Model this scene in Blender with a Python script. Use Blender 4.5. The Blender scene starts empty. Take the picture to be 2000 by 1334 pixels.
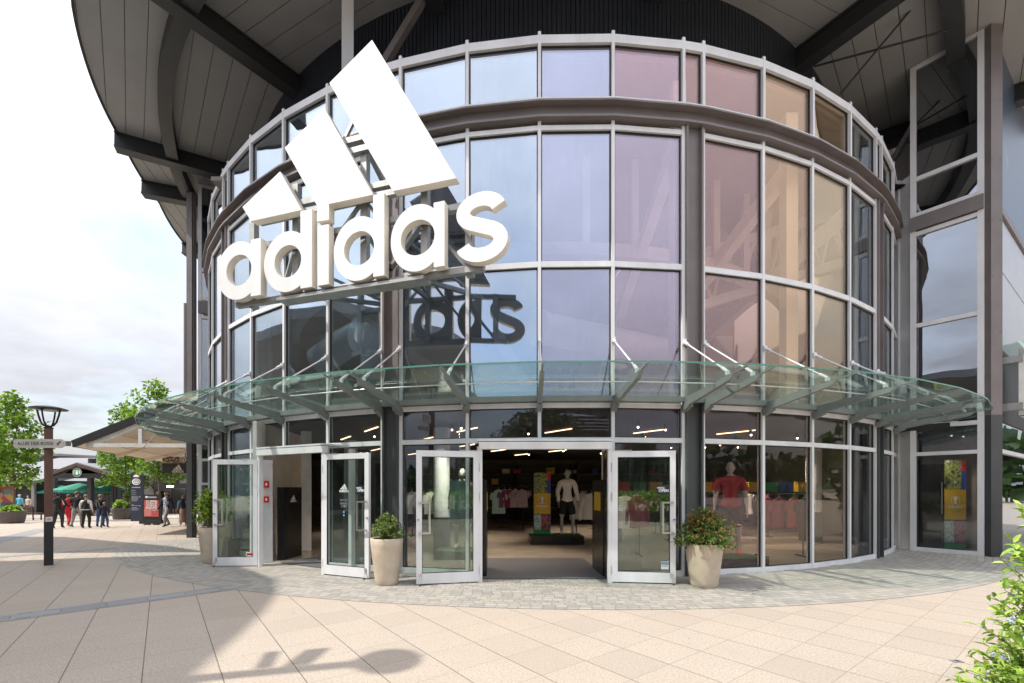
import bpy, math, random
from math import sin, cos, pi, radians, sqrt, atan2, hypot
from mathutils import Vector, Matrix, noise as mnoise
SC = bpy.context.scene
COL = SC.collection
random.seed(7)

# ------------------------------------------------------------------ camera model of the photograph
F, HV, CX, HC = 877.26, 953.23, 971.34, 1.6
def at(u, v, Y):
    return Vector(((u - CX) / F * Y, Y, HC + (HV - v) / F * Y))
def gz(x, y):
    """ground height: level by the doors, sinking slowly towards the far plaza"""
    t = min(1.0, max(0.0, (-3.0 - x) / 3.5)); t = t * t * (3 - 2 * t)
    return -0.025 * min(40.0, max(0.0, y - 10.0)) * t
def gp(u, v):
    """ground point seen at pixel u, v"""
    Y = F * HC / (v - HV)
    for _ in range(30):
        x = (u - CX) / F * Y
        Y = 0.5 * Y + 0.5 * F * (HC - gz(x, Y)) / (v - HV)
    x = (u - CX) / F * Y
    return Vector((x, Y, gz(x, Y)))
SA, SB = 0.78, 0.20     # sun: shadow offset per metre of height
R, DX, DY = 12.367, 1.582, 20.375
T0, TA, TG = -0.067, 0.1063, 0.032
def pol(th, r, z=0.0):
    return Vector((DX + r * sin(th), DY - r * cos(th), z))
def kang(k):
    if k >= 11: return T0 + 8*TA + 2*TG + (k-11)*TA - 2*TA
    if k >= 6: return T0 + 4*TA + TG + (k-6)*TA - 2*TA
    if k >= 1: return T0 + (k-1)*TA - 2*TA
    if k >= -4: return T0 - TG + k*TA - 2*TA
    if k >= -9: return T0 - 4*TA - 2*TG + (k+5)*TA - 2*TA
    return T0 - 8*TA - 3*TG + (k+10)*TA - 2*TA

# ------------------------------------------------------------------ node helpers
def newmat(name):
    m = bpy.data.materials.new(name); m.use_nodes = True
    nt = m.node_tree
    for n in list(nt.nodes): nt.nodes.remove(n)
    return m, nt
class NB:
    def __init__(s, nt): s.nt = nt
    def n(s, t, **kw):
        nd = s.nt.nodes.new(t)
        for k, v in kw.items(): setattr(nd, k, v)
        return nd
    def put(s, sock, v):
        if v is None: return
        if hasattr(v, 'links') or isinstance(v, bpy.types.NodeSocket): s.nt.links.new(v, sock)
        else: sock.default_value = v
    def m(s, op, a, b=None, c=None, clamp=False):
        nd = s.n('ShaderNodeMath', operation=op, use_clamp=clamp)
        s.put(nd.inputs[0], a); s.put(nd.inputs[1], b); s.put(nd.inputs[2], c)
        return nd.outputs[0]
    def mix(s, f, a, b, blend='MIX'):
        nd = s.n('ShaderNodeMix', data_type='RGBA', blend_type=blend)
        s.put(nd.inputs[0], f); s.put(nd.inputs[6], col4(a)); s.put(nd.inputs[7], col4(b))
        return nd.outputs[2]
    def ramp(s, f, stops):
        nd = s.n('ShaderNodeValToRGB'); e = nd.color_ramp.elements
        while len(e) < len(stops): e.new(0.5)
        for el, (p, c) in zip(e, stops):
            el.position = p; el.color = col4(c)
        s.put(nd.inputs[0], f)
        return nd.outputs[0]
    def noise(s, vec, scale, detail=3.0, rough=0.55):
        nd = s.n('ShaderNodeTexNoise'); s.put(nd.inputs['Vector'], vec)
        nd.inputs['Scale'].default_value = scale; nd.inputs['Detail'].default_value = detail
        nd.inputs['Roughness'].default_value = rough
        return nd.outputs['Fac']
    def pos(s): return s.n('ShaderNodeNewGeometry').outputs['Position']
    def xyz(s, v):
        nd = s.n('ShaderNodeSeparateXYZ'); s.put(nd.inputs[0], v); return nd.outputs
    def comb(s, x, y, z=0.0):
        nd = s.n('ShaderNodeCombineXYZ')
        for i, v in enumerate((x, y, z)): s.put(nd.inputs[i], v)
        return nd.outputs[0]
    def white(s, vec):
        nd = s.n('ShaderNodeTexWhiteNoise', noise_dimensions='3D'); s.put(nd.inputs['Vector'], vec)
        return nd.outputs['Value']
    def bump(s, h, strength=0.3, dist=0.02):
        nd = s.n('ShaderNodeBump'); nd.inputs['Strength'].default_value = strength
        nd.inputs['Distance'].default_value = dist; s.put(nd.inputs['Height'], h)
        return nd.outputs[0]
    def out(s, sh):
        o = s.n('ShaderNodeOutputMaterial'); s.nt.links.new(sh, o.inputs['Surface'])
    def bsdf(s, color, rough=0.6, metal=0.0, normal=None, spec=None):
        nd = s.n('ShaderNodeBsdfPrincipled')
        s.put(nd.inputs['Base Color'], col4(color)); s.put(nd.inputs['Roughness'], rough)
        s.put(nd.inputs['Metallic'], metal)
        if normal is not None: s.put(nd.inputs['Normal'], normal)
        if spec is not None: s.put(nd.inputs['Specular IOR Level'], spec)
        return nd
def col4(c):
    if isinstance(c, (tuple, list)) and len(c) == 3: return (c[0], c[1], c[2], 1.0)
    return c
def mat(name, c, rough=0.6, metal=0.0, var=0.12, scale=3.0, bump=0.0, bscale=60.0, spec=None, stretch=None):
    m, nt = newmat(name); b = NB(nt)
    p = b.pos()
    if stretch:
        mp = b.n('ShaderNodeMapping'); b.put(mp.inputs['Vector'], p); mp.inputs['Scale'].default_value = stretch; p = mp.outputs[0]
    f = b.noise(p, scale, 5.0, 0.6)
    lo = tuple(x * (1 - var) for x in c); hi = tuple(min(1.0, x * (1 + var)) for x in c)
    colr = b.ramp(f, [(0.3, lo), (0.7, hi)])
    nrm = None
    if bump > 0: nrm = b.bump(b.noise(b.pos(), bscale, 3.0), bump, 0.01)
    r = b.m('MULTIPLY_ADD', f, 0.16, rough - 0.08)
    b.out(b.bsdf(colr, r, metal, nrm, spec).outputs[0])
    return m
def emat(name, c, strength):
    m, nt = newmat(name); b = NB(nt)
    e = b.n('ShaderNodeEmission'); e.inputs[0].default_value = col4(c); e.inputs[1].default_value = strength
    b.out(e.outputs[0]); return m
def glass(name, refl, gt, tt, wob=0.004, fres=0.9):
    """architectural glass: coating reflection + fresnel over a tinted see-through body"""
    m, nt = newmat(name); b = NB(nt)
    f = b.n('ShaderNodeFresnel'); b.put(f.inputs['IOR'], b.m('MULTIPLY_ADD', b.n('ShaderNodeNewGeometry').outputs['Backfacing'], 0.6667 - 1.5, 1.5))
    fac = b.m('MULTIPLY_ADD', f.outputs[0], fres, refl, clamp=True)
    nrm = b.bump(b.noise(b.pos(), 0.9, 1.0), wob, 1.0)
    tr = b.n('ShaderNodeBsdfTransparent'); tr.inputs[0].default_value = col4(tt)
    gl = b.n('ShaderNodeBsdfGlossy'); gl.inputs['Color'].default_value = col4(gt); gl.inputs['Roughness'].default_value = 0.0
    b.put(gl.inputs['Normal'], nrm)
    dirt = b.n('ShaderNodeBsdfDiffuse'); dirt.inputs[0].default_value = (0.55, 0.55, 0.55, 1)
    mp = b.n('ShaderNodeMapping'); b.put(mp.inputs['Vector'], b.pos()); mp.inputs['Scale'].default_value = (6, 6, 0.5)
    dn = b.m('MULTIPLY', b.m('POWER', b.noise(mp.outputs[0], 2.5, 4.0), 4.0), 0.10)
    mx = b.n('ShaderNodeMixShader'); b.put(mx.inputs[0], fac)
    nt.links.new(tr.outputs[0], mx.inputs[1]); nt.links.new(gl.outputs[0], mx.inputs[2])
    m2 = b.n('ShaderNodeMixShader'); b.put(m2.inputs[0], dn)
    nt.links.new(mx.outputs[0], m2.inputs[1]); nt.links.new(dirt.outputs[0], m2.inputs[2])
    b.out(m2.outputs[0]); return m
def leafmat(name, c, c2=None):
    m, nt = newmat(name); b = NB(nt)
    rnd = b.white(b.comb(*[b.m('FLOOR', b.m('MULTIPLY', o, 9.0)) for o in b.xyz(b.pos())]))
    colr = b.mix(b.m('MULTIPLY', rnd, 1.0), tuple(x * 0.7 for x in c), c2 or tuple(x * 1.3 for x in c))
    d = b.bsdf(colr, 0.5, 0.0, spec=0.3)
    t = b.n('ShaderNodeBsdfTranslucent'); b.put(t.inputs[0], b.mix(0.5, colr, (c[0]*1.5, c[1]*1.6, c[2]*0.6)))
    mx = b.n('ShaderNodeMixShader'); mx.inputs[0].default_value = 0.3
    nt.links.new(d.outputs[0], mx.inputs[1]); nt.links.new(t.outputs[0], mx.inputs[2])
    b.out(mx.outputs[0]); return m

# ------------------------------------------------------------------ object helpers
ROOT = {}
def tag(o, label=None, cat=None, group=None, kind=None):
    if label: o['label'] = label
    if cat: o['category'] = cat
    if group: o['group'] = group
    if kind: o['kind'] = kind
    return o
def empty(name, loc=(0, 0, 0), rz=0.0, label=None, cat=None, group=None):
    o = bpy.data.objects.new(name, None); COL.objects.link(o)
    o.location = loc; o.rotation_euler = (0, 0, rz); o.empty_display_size = 0.2
    ROOT[o.name] = Vector(loc)
    return tag(o, label, cat, group)
def rootloc(o):
    while o.parent is not None: o = o.parent
    return ROOT.get(o.name, Vector((0, 0, 0)))
class MB:
    def __init__(s): s.v = []; s.f = []; s.mi = []; s.sm = []
    def add(s, verts, faces, mi=0, M=None, smooth=False):
        o = len(s.v)
        for p in verts:
            p = Vector(p)
            s.v.append(M @ p if M is not None else p)
        for f in faces:
            s.f.append(tuple(i + o for i in f)); s.mi.append(mi); s.sm.append(smooth)
        return s
    def box(s, c, d, M=None, mi=0):
        x, y, z = c; a, b, h = d[0] / 2, d[1] / 2, d[2] / 2
        vs = [(x-a,y-b,z-h),(x+a,y-b,z-h),(x+a,y+b,z-h),(x-a,y+b,z-h),(x-a,y-b,z+h),(x+a,y-b,z+h),(x+a,y+b,z+h),(x-a,y+b,z+h)]
        fs = [(0,3,2,1),(4,5,6,7),(0,1,5,4),(1,2,6,5),(2,3,7,6),(3,0,4,7)]
        return s.add(vs, fs, mi, M)
    def bar(s, p, q, w, h, mi=0, up=(0, 0, 1), ext=0.0):
        """rectangular bar from p to q: w across, h along up"""
        p, q = Vector(p), Vector(q); d = (q - p); L = d.length
        if L < 1e-6: return s
        d /= L; p = p - d * ext; q = q + d * ext
        u = Vector(up)
        if abs(d.dot(u)) > 0.98: u = Vector((0, 1, 0)) if abs(d.y) < 0.9 else Vector((1, 0, 0))
        x = d.cross(u).normalized(); u = x.cross(d).normalized()
        vs = []
        for e in (p, q):
            for a, b in ((-1,-1),(1,-1),(1,1),(-1,1)): vs.append(e + x * a * w / 2 + u * b * h / 2)
        return s.add(vs, [(0,3,2,1),(4,5,6,7),(0,1,5,4),(1,2,6,5),(2,3,7,6),(3,0,4,7)], mi)
    def quad3(s, a, b, c, d, t, mi=0):
        """plate with corners a b c d (counter-clockwise from outside) and thickness t behind"""
        a, b, c, d = map(Vector, (a, b, c, d)); n = (b - a).cross(d - a).normalized() * -t
        vs = [a, b, c, d, a+n, b+n, c+n, d+n]
        return s.add(vs, [(0,1,2,3),(7,6,5,4),(0,4,5,1),(1,5,6,2),(2,6,7,3),(3,7,4,0)], mi)
    def tube(s, pts, r, n=8, mi=0, cap=True, smooth=True):
        pts = [Vector(p) for p in pts]
        rs = r if isinstance(r, (list, tuple)) else [r] * len(pts)
        rings = []; prev = None
        for i, p in enumerate(pts):
            d = (pts[min(i+1, len(pts)-1)] - pts[max(i-1, 0)])
            if d.length < 1e-9: d = Vector((0, 0, 1))
            d.normalize()
            if prev is None:
                u = Vector((0, 0, 1)) if abs(d.z) < 0.9 else Vector((1, 0, 0))
            else: u = prev
            x = d.cross(u)
            if x.length < 1e-6: x = d.orthogonal()
            x.normalize(); u = x.cross(d).normalized(); prev = u
            rings.append([p + x * rs[i] * cos(2*pi*k/n) + u * rs[i] * sin(2*pi*k/n) for k in range(n)])
        vs = [q for ring in rings for q in ring]; fs = []
        for i in range(len(pts) - 1):
            for k in range(n):
                fs.append((i*n+k, i*n+(k+1) % n, (i+1)*n+(k+1) % n, (i+1)*n+k))
        s.add(vs, fs, mi, None, smooth)
        if cap:
            s.add(rings[0], [tuple(reversed(range(n)))], mi); s.add(rings[-1], [tuple(range(n))], mi)
        return s
    def lathe(s, prof, c, n=32, mi=0, smooth=True, wob=0.0):
        vs = []; fs = []
        for r, z in prof:
            for k in range(n):
                a = 2*pi*k/n; rr = r * (1 + wob * sin(3*a + z*5))
                vs.append((c[0] + rr*cos(a), c[1] + rr*sin(a), c[2] + z))
        for i in range(len(prof) - 1):
            for k in range(n):
                fs.append((i*n+k, i*n+(k+1) % n, (i+1)*n+(k+1) % n, (i+1)*n+k))
        s.add(vs, fs, mi, None, smooth)
        return s
    def disc(s, c, r, n=24, mi=0):
        return s.add([(c[0]+r*cos(2*pi*k/n), c[1]+r*sin(2*pi*k/n), c[2]) for k in range(n)], [tuple(range(n))], mi)
    def prism(s, pts, z0, z1, mi=0):
        n = len(pts)
        vs = [(p[0], p[1], z0) for p in pts] + [(p[0], p[1], z1) for p in pts]
        fs = [tuple(reversed(range(n))), tuple(range(n, 2*n))] + [(i, (i+1) % n, n+(i+1) % n, n+i) for i in range(n)]
        return s.add(vs, fs, mi)
    def sphere(s, c, r, n=10, m=7, mi=0, sc=(1, 1, 1)):
        vs = []; fs = []
        for i in range(m + 1):
            t = pi * i / m
            for k in range(n):
                a = 2*pi*k/n
                vs.append((c[0]+r*sc[0]*sin(t)*cos(a), c[1]+r*sc[1]*sin(t)*sin(a), c[2]-r*sc[2]*cos(t)))
        for i in range(m):
            for k in range(n): fs.append((i*n+k, i*n+(k+1) % n, (i+1)*n+(k+1) % n, (i+1)*n+k))
        return s.add(vs, fs, mi, None, True)
    def build(s, name, mats, parent=None, label=None, cat=None, group=None, kind=None, org=None):
        if not isinstance(mats, (list, tuple)): mats = [mats]
        me = bpy.data.meshes.new(name)
        o = bpy.data.objects.new(name, me)
        L = Vector((0, 0, 0))
        if parent is not None: L = rootloc(parent)
        elif org is not None: L = Vector(org)
        me.from_pydata([tuple(p - L) for p in s.v], [], s.f)
        for m in mats: me.materials.append(m)
        me.polygons.foreach_set('material_index', s.mi)
        me.polygons.foreach_set('use_smooth', s.sm)
        me.update(); COL.objects.link(o)
        if parent is not None: o.parent = parent
        elif org is not None: o.location = org; ROOT[o.name] = L
        return tag(o, label, cat, group, kind)
def copy_tree(o, parent=None):
    c = o.copy(); COL.objects.link(c)
    if parent is not None: c.parent = parent
    for ch in [x for x in bpy.data.objects if x.parent is o]: copy_tree(ch, c)
    return c
def curve_mesh(cu):
    ob = bpy.data.objects.new('tmp', cu); COL.objects.link(ob)
    dg = bpy.context.evaluated_depsgraph_get()
    me = bpy.data.meshes.new_from_object(ob.evaluated_get(dg))
    vs = [v.co.copy() for v in me.vertices]; fs = [tuple(p.vertices) for p in me.polygons]
    bpy.data.objects.remove(ob); bpy.data.curves.remove(cu); bpy.data.meshes.remove(me)
    return vs, fs
TXT = {}
def text(body, size, ext=0.002, bold=0.0, align='CENTER', space=1.0):
    """flat raised lettering in the local xy plane"""
    key = (body, size, ext, bold, align, space)
    if key not in TXT:
        cu = bpy.data.curves.new('tmp', 'FONT'); cu.body = body; cu.size = size; cu.extrude = ext
        cu.offset = bold; cu.align_x = align; cu.align_y = 'CENTER'; cu.resolution_u = 3; cu.space_character = space
        TXT[key] = curve_mesh(cu)
    return TXT[key]
def solid(loops, ext):
    """plate of polygon loops (first outer, rest holes) in local xy, half thickness ext"""
    cu = bpy.data.curves.new('tmp', 'CURVE'); cu.dimensions = '2D'; cu.fill_mode = 'BOTH'; cu.extrude = ext
    for lp in loops:
        sp = cu.splines.new('POLY'); sp.points.add(len(lp) - 1); sp.use_cyclic_u = True
        for p, q in zip(sp.points, lp): p.co = (q[0], q[1], 0, 1)
    return curve_mesh(cu)
def frame_M(o, xdir, up=(0, 0, 1)):
    """local x along xdir, local y up, local z out of the face (x cross up)"""
    x = Vector(xdir).normalized(); y = Vector(up).normalized(); z = x.cross(y).normalized()
    M = Matrix((x, y, z)).transposed().to_4x4(); M.translation = Vector(o)
    return M
# ------------------------------------------------------------------ materials
M = {}
M['frame'] = mat('painted_aluminium', (0.74, 0.74, 0.765), 0.42, 0.0, 0.10, 2.5, stretch=(1, 1, 0.35))
M['frame_in'] = mat('gasket', (0.03, 0.03, 0.035), 0.6)
M['brown'] = mat('brown_grey_steel', (0.185, 0.160, 0.160), 0.5, 0.0, 0.14, 2.0, 0.05, 40)
M['grey'] = mat('anthracite_steel', (0.062, 0.066, 0.07), 0.5, 0.0, 0.1, 2.0)
M['beam'] = mat('dark_roof_steel', (0.022, 0.023, 0.026), 0.55, 0.0, 0.1, 2.0)
M['soffit'] = mat('soffit_panel', (0.29, 0.292, 0.295), 0.7, 0.0, 0.06, 1.2)
M['fascia'] = mat('roof_fascia', (0.10, 0.10, 0.105), 0.5)
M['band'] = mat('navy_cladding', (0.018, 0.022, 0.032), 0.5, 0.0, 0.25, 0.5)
M['white'] = mat('white_sign_paint', (0.80, 0.80, 0.795), 0.45, 0.0, 0.05, 1.6, stretch=(3, 3, 1))
M['cream'] = mat('cream_sign_return', (0.80, 0.76, 0.68), 0.5, 0.0, 0.05, 3.0)
M['galv'] = mat('galvanised_steel', (0.36, 0.36, 0.35), 0.45, 0.6, 0.15, 6.0)
M['canopy_steel'] = mat('canopy_steel', (0.22, 0.24, 0.235), 0.45, 0.2, 0.1, 5.0)
M['chrome'] = mat('brushed_steel', (0.62, 0.62, 0.62), 0.3, 0.9, 0.05, 8.0)
M['inner'] = mat('interior_plaster', (0.26, 0.235, 0.21), 0.8, 0.0, 0.05, 1.0)
M['inwhite'] = mat('white_truss_paint', (0.86, 0.85, 0.82), 0.5, 0.0, 0.03)
M['duct'] = mat('white_duct', (0.74, 0.75, 0.75), 0.4, 0.0, 0.04)
M['dark_in'] = mat('black_store_ceiling', (0.022, 0.021, 0.021), 0.7)
M['black'] = mat('black_lacquer', (0.012, 0.012, 0.014), 0.25)
M['blackm'] = mat('matt_black', (0.02, 0.02, 0.022), 0.6)
M['warmwall'] = mat('warm_store_wall', (0.16, 0.12, 0.09), 0.7, 0.0, 0.3, 1.5)
M['vestwhite'] = mat('vestibule_white', (0.72, 0.71, 0.70), 0.5)
M['mat'] = mat('ribbed_entrance_mat', (0.10, 0.10, 0.11), 0.85, 0.0, 0.35, 30.0, 0.4, 90, stretch=(1, 9, 1))
M['floor'] = mat('polished_store_floor', (0.36, 0.31, 0.25), 0.22, 0.0, 0.08, 1.5)
M['pot'] = mat('sandstone_pot', (0.54, 0.455, 0.355), 0.75, 0.0, 0.16, 4.0, 0.25, 40)
M['soil'] = mat('potting_soil', (0.045, 0.03, 0.02), 0.9, 0.0, 0.4, 30.0, 0.6, 60)
M['bark'] = mat('tree_bark', (0.13, 0.10, 0.075), 0.85, 0.0, 0.3, 8.0, 0.5, 40)
M['twig'] = mat('green_twig', (0.12, 0.14, 0.05), 0.7)
M['postwood'] = mat('brown_post', (0.135, 0.065, 0.045), 0.55, 0.0, 0.25, 3.0, 0.1, 30, stretch=(8, 8, 0.6))
M['lampblack'] = mat('lamp_black', (0.022, 0.022, 0.024), 0.4)
M['opal'] = mat('opal_lamp_glass', (0.72, 0.70, 0.66), 0.3)
M['signcream'] = mat('cream_sign_board', (0.72, 0.70, 0.62), 0.5)
M['navy'] = mat('navy_totem', (0.018, 0.024, 0.05), 0.4)
M['red'] = mat('poster_red', (0.55, 0.09, 0.085), 0.5)
M['salmon'] = mat('poster_salmon', (0.62, 0.22, 0.20), 0.5)
M['yellow'] = mat('poster_yellow', (0.62, 0.40, 0.03), 0.5)
M['blue'] = mat('poster_blue', (0.03, 0.07, 0.32), 0.5)
M['green'] = mat('poster_green', (0.01, 0.22, 0.08), 0.5)
M['signred'] = mat('safety_red', (0.55, 0.02, 0.02), 0.45)
M['skyblue'] = mat('poster_sky_blue', (0.16, 0.42, 0.70), 0.5)
M['teal'] = mat('teal_board', (0.20, 0.42, 0.36), 0.5)
M['ltext'] = mat('white_lettering', (0.82, 0.82, 0.80), 0.5)
M['dtext'] = mat('dark_lettering', (0.05, 0.05, 0.05), 0.6)
M['greylet'] = mat('grey_lettering', (0.40, 0.42, 0.46), 0.5)
M['umb'] = mat('green_parasol_cloth', (0.02, 0.24, 0.16), 0.7)
M['coffee'] = mat('logo_green', (0.01, 0.20, 0.10), 0.5)
M['roofgrey'] = mat('grey_sheet_roof', (0.22, 0.22, 0.23), 0.5, 0.0, 0.1, 2.0)
M['slate'] = mat('slate_wall', (0.10, 0.105, 0.11), 0.7, 0.0, 0.2, 1.0)
M['stone'] = mat('grey_brown_wall', (0.24, 0.21, 0.18), 0.8, 0.0, 0.2, 2.0)
M['kiosk'] = mat('kiosk_timber', (0.09, 0.045, 0.035), 0.6, 0.0, 0.2, 3.0)
M['awn'] = mat('cream_timber_soffit', (0.80, 0.70, 0.57), 0.7, 0.0, 0.08, 2.0)
M['awnwhite'] = mat('white_truss_timber', (0.74, 0.72, 0.68), 0.6)
M['darkglass'] = glass('dark_shop_glass', 0.10, (0.9, 0.95, 1.0), (0.35, 0.37, 0.38))
M['lead'] = emat('warm_strip_light', (1.0, 0.62, 0.34), 2.6)
M['spot'] = emat('spot_lamp', (1.0, 0.82, 0.6), 7.0)
M['lightbox'] = mat('light_box_white', (0.80, 0.79, 0.74), 0.4)
M['bluepanel'] = None
M['benchwood'] = mat('bench_slats', (0.10, 0.05, 0.045), 0.6, 0.0, 0.2, 6.0)
M['tub'] = mat('dark_tub', (0.12, 0.10, 0.09), 0.7, 0.0, 0.15, 4.0)
M['mann'] = mat('mannequin_white', (0.40, 0.39, 0.36), 0.45, 0.0, 0.03)

# coated facade glass, one tint per bay of the iridescent facade
def facade_glass():
    G = {}
    bays = {'far_left': ((0.93, 0.96, 1.0), 0.46, (0.55, 0.62, 0.66)),
            'left': ((0.84, 0.93, 1.0), 0.38, (0.56, 0.70, 0.80)),
            'mid_left': ((0.82, 0.90, 1.0), 0.36, (0.55, 0.66, 0.78)),
            'mid': ((0.80, 0.83, 1.0), 0.26, (0.66, 0.72, 0.86)),
            'mid_right': ((0.82, 0.75, 0.88), 0.20, (0.82, 0.74, 0.82)),
            'mauve': ((0.80, 0.66, 0.74), 0.18, (0.90, 0.74, 0.76)),
            'rose': ((0.85, 0.66, 0.66), 0.10, (1.0, 0.80, 0.76)),
            'amber': ((0.95, 0.72, 0.56), 0.11, (1.0, 0.86, 0.71)),
            'sand': ((0.98, 0.82, 0.62), 0.12, (1.0, 0.90, 0.76)),
            'clear': ((0.90, 0.93, 0.95), 0.10, (0.55, 0.60, 0.60))}
    for k, (g, r, t) in bays.items():
        t2 = tuple(sqrt(x) for x in t)
        G[k] = glass('coated_glass_' + k, r, g, t2)
        # street level panes: the same coating, thinner
        gl = tuple(0.5 * x + 0.5 * y for x, y in zip(g, (0.85, 0.9, 0.95)))
        G[k + '_low'] = glass('shop_glass_' + k, 0.02 + 0.05 * r, gl, tuple(sqrt(0.5 * x + 0.38) for x in t), fres=0.55)
    return G
G = facade_glass()
M['doorglass'] = glass('door_glass', 0.035, (0.85, 0.97, 0.9), (0.84, 0.90, 0.87))
M['canopyglass'] = glass('canopy_glass', 0.05, (0.86, 1.0, 0.94), (0.90, 0.965, 0.935), fres=0.8)
M['glassedge'] = mat('green_glass_edge', (0.10, 0.26, 0.20), 0.2)
M['wingglass'] = glass('wing_glass', 0.28, (0.88, 0.92, 1.0), (0.28, 0.31, 0.34))

LEAF = {k: [leafmat('leaf_%s_%d' % (k, i), c) for i, c in enumerate(cs)] for k, cs in dict(
    maple=[(0.17, 0.30, 0.035), (0.26, 0.40, 0.05), (0.10, 0.19, 0.025)],
    dark=[(0.035, 0.08, 0.018), (0.05, 0.11, 0.02), (0.022, 0.05, 0.014)],
    nandina=[(0.08, 0.15, 0.03), (0.15, 0.24, 0.05), (0.06, 0.11, 0.03), (0.20, 0.26, 0.06), (0.32, 0.11, 0.06), (0.36, 0.19, 0.08)],
    euonymus=[(0.18, 0.25, 0.07), (0.30, 0.36, 0.14), (0.09, 0.15, 0.04)],
    laurel=[(0.16, 0.24, 0.03), (0.24, 0.32, 0.04), (0.08, 0.15, 0.02)],
    hedge=[(0.28, 0.44, 0.07), (0.44, 0.58, 0.14), (0.15, 0.27, 0.04)]).items()}
M['petal'] = leafmat('blue_petal', (0.58, 0.64, 0.84))
M['petal_yellow'] = leafmat('yellow_petal', (0.7, 0.5, 0.05))

# ------------------------------------------------------------------ ground
def tile_mat():
    m, nt = newmat('exposed_aggregate_slabs'); b = NB(nt)
    x, y, z = b.xyz(b.pos())
    ta, s1, s2, tx, ty = 0.642, 0.546, 0.512, -0.366, 3.917
    px = b.m('SUBTRACT', x, tx); py = b.m('SUBTRACT', y, ty)
    a = b.m('DIVIDE', b.m('ADD', b.m('MULTIPLY', px, cos(ta)), b.m('MULTIPLY', py, sin(ta))), s1)
    c = b.m('DIVIDE', b.m('ADD', b.m('MULTIPLY', px, -sin(ta)), b.m('MULTIPLY', py, cos(ta))), s2)
    def edge(t, s):
        fr = b.m('FRACT', t)
        return b.m('MULTIPLY', b.m('MINIMUM', fr, b.m('SUBTRACT', 1.0, fr)), s)
    def line(d, w): return b.m('SUBTRACT', 1.0, b.m('SMOOTH_MIN', b.m('DIVIDE', d, w), 1.0, 0.2), clamp=True)
    j1 = line(edge(a, s1), 0.0065); j2 = line(edge(c, s2), 0.0040)
    joint = b.m('MAXIMUM', b.m('MULTIPLY', j2, 0.55), j1)
    cell = b.white(b.comb(b.m('FLOOR', a), b.m('FLOOR', c), 1.0))
    fine = b.m('MULTIPLY_ADD', b.noise(b.pos(), 150.0, 2.0, 0.7), 0.55, b.m('MULTIPLY', b.noise(b.pos(), 48.0, 3.0, 0.75), 0.45))
    mid = b.m('MULTIPLY_ADD', b.noise(b.pos(), 6.0, 5.0, 0.7), 0.45, b.m('MULTIPLY', b.noise(b.pos(), 1.1, 5.0, 0.6), 0.62))
    stain = b.noise(b.pos(), 0.35, 3.0, 0.6)
    base = b.ramp(fine, [(0.36, (0.21, 0.175, 0.142)), (0.5, (0.46, 0.39, 0.32)), (0.64, (0.66, 0.575, 0.485))])
    base = b.mix(b.m('MULTIPLY_ADD', b.m('SUBTRACT', cell, 0.72, clamp=True), 0.9, b.m('MULTIPLY', cell, 0.16)), base, (0.35, 0.295, 0.245))
    base = b.mix(b.m('MULTIPLY', b.m('SUBTRACT', mid, 0.35, clamp=True), 1.0), base, (0.33, 0.29, 0.25))
    base = b.mix(b.m('MULTIPLY', b.m('SUBTRACT', stain, 0.45, clamp=True), 1.3), base, (0.40, 0.315, 0.235))
    wn = b.n('ShaderNodeTexVoronoi'); b.put(wn.inputs['Vector'], b.pos()); wn.inputs['Scale'].default_value = 1.3
    blot = b.m('LESS_THAN', wn.outputs['Distance'], 0.022)
    base = b.mix(b.m('MULTIPLY', blot, 0.7), base, (0.16, 0.13, 0.11))
    colr = b.mix(b.m('MULTIPLY', joint, 0.95), base, (0.06, 0.05, 0.04))
    h = b.m('SUBTRACT', b.m('MULTIPLY', fine, 0.12), joint)
    b.out(b.bsdf(colr, 0.8, 0.0, b.bump(h, 0.5, 0.006)).outputs[0]); return m
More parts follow.
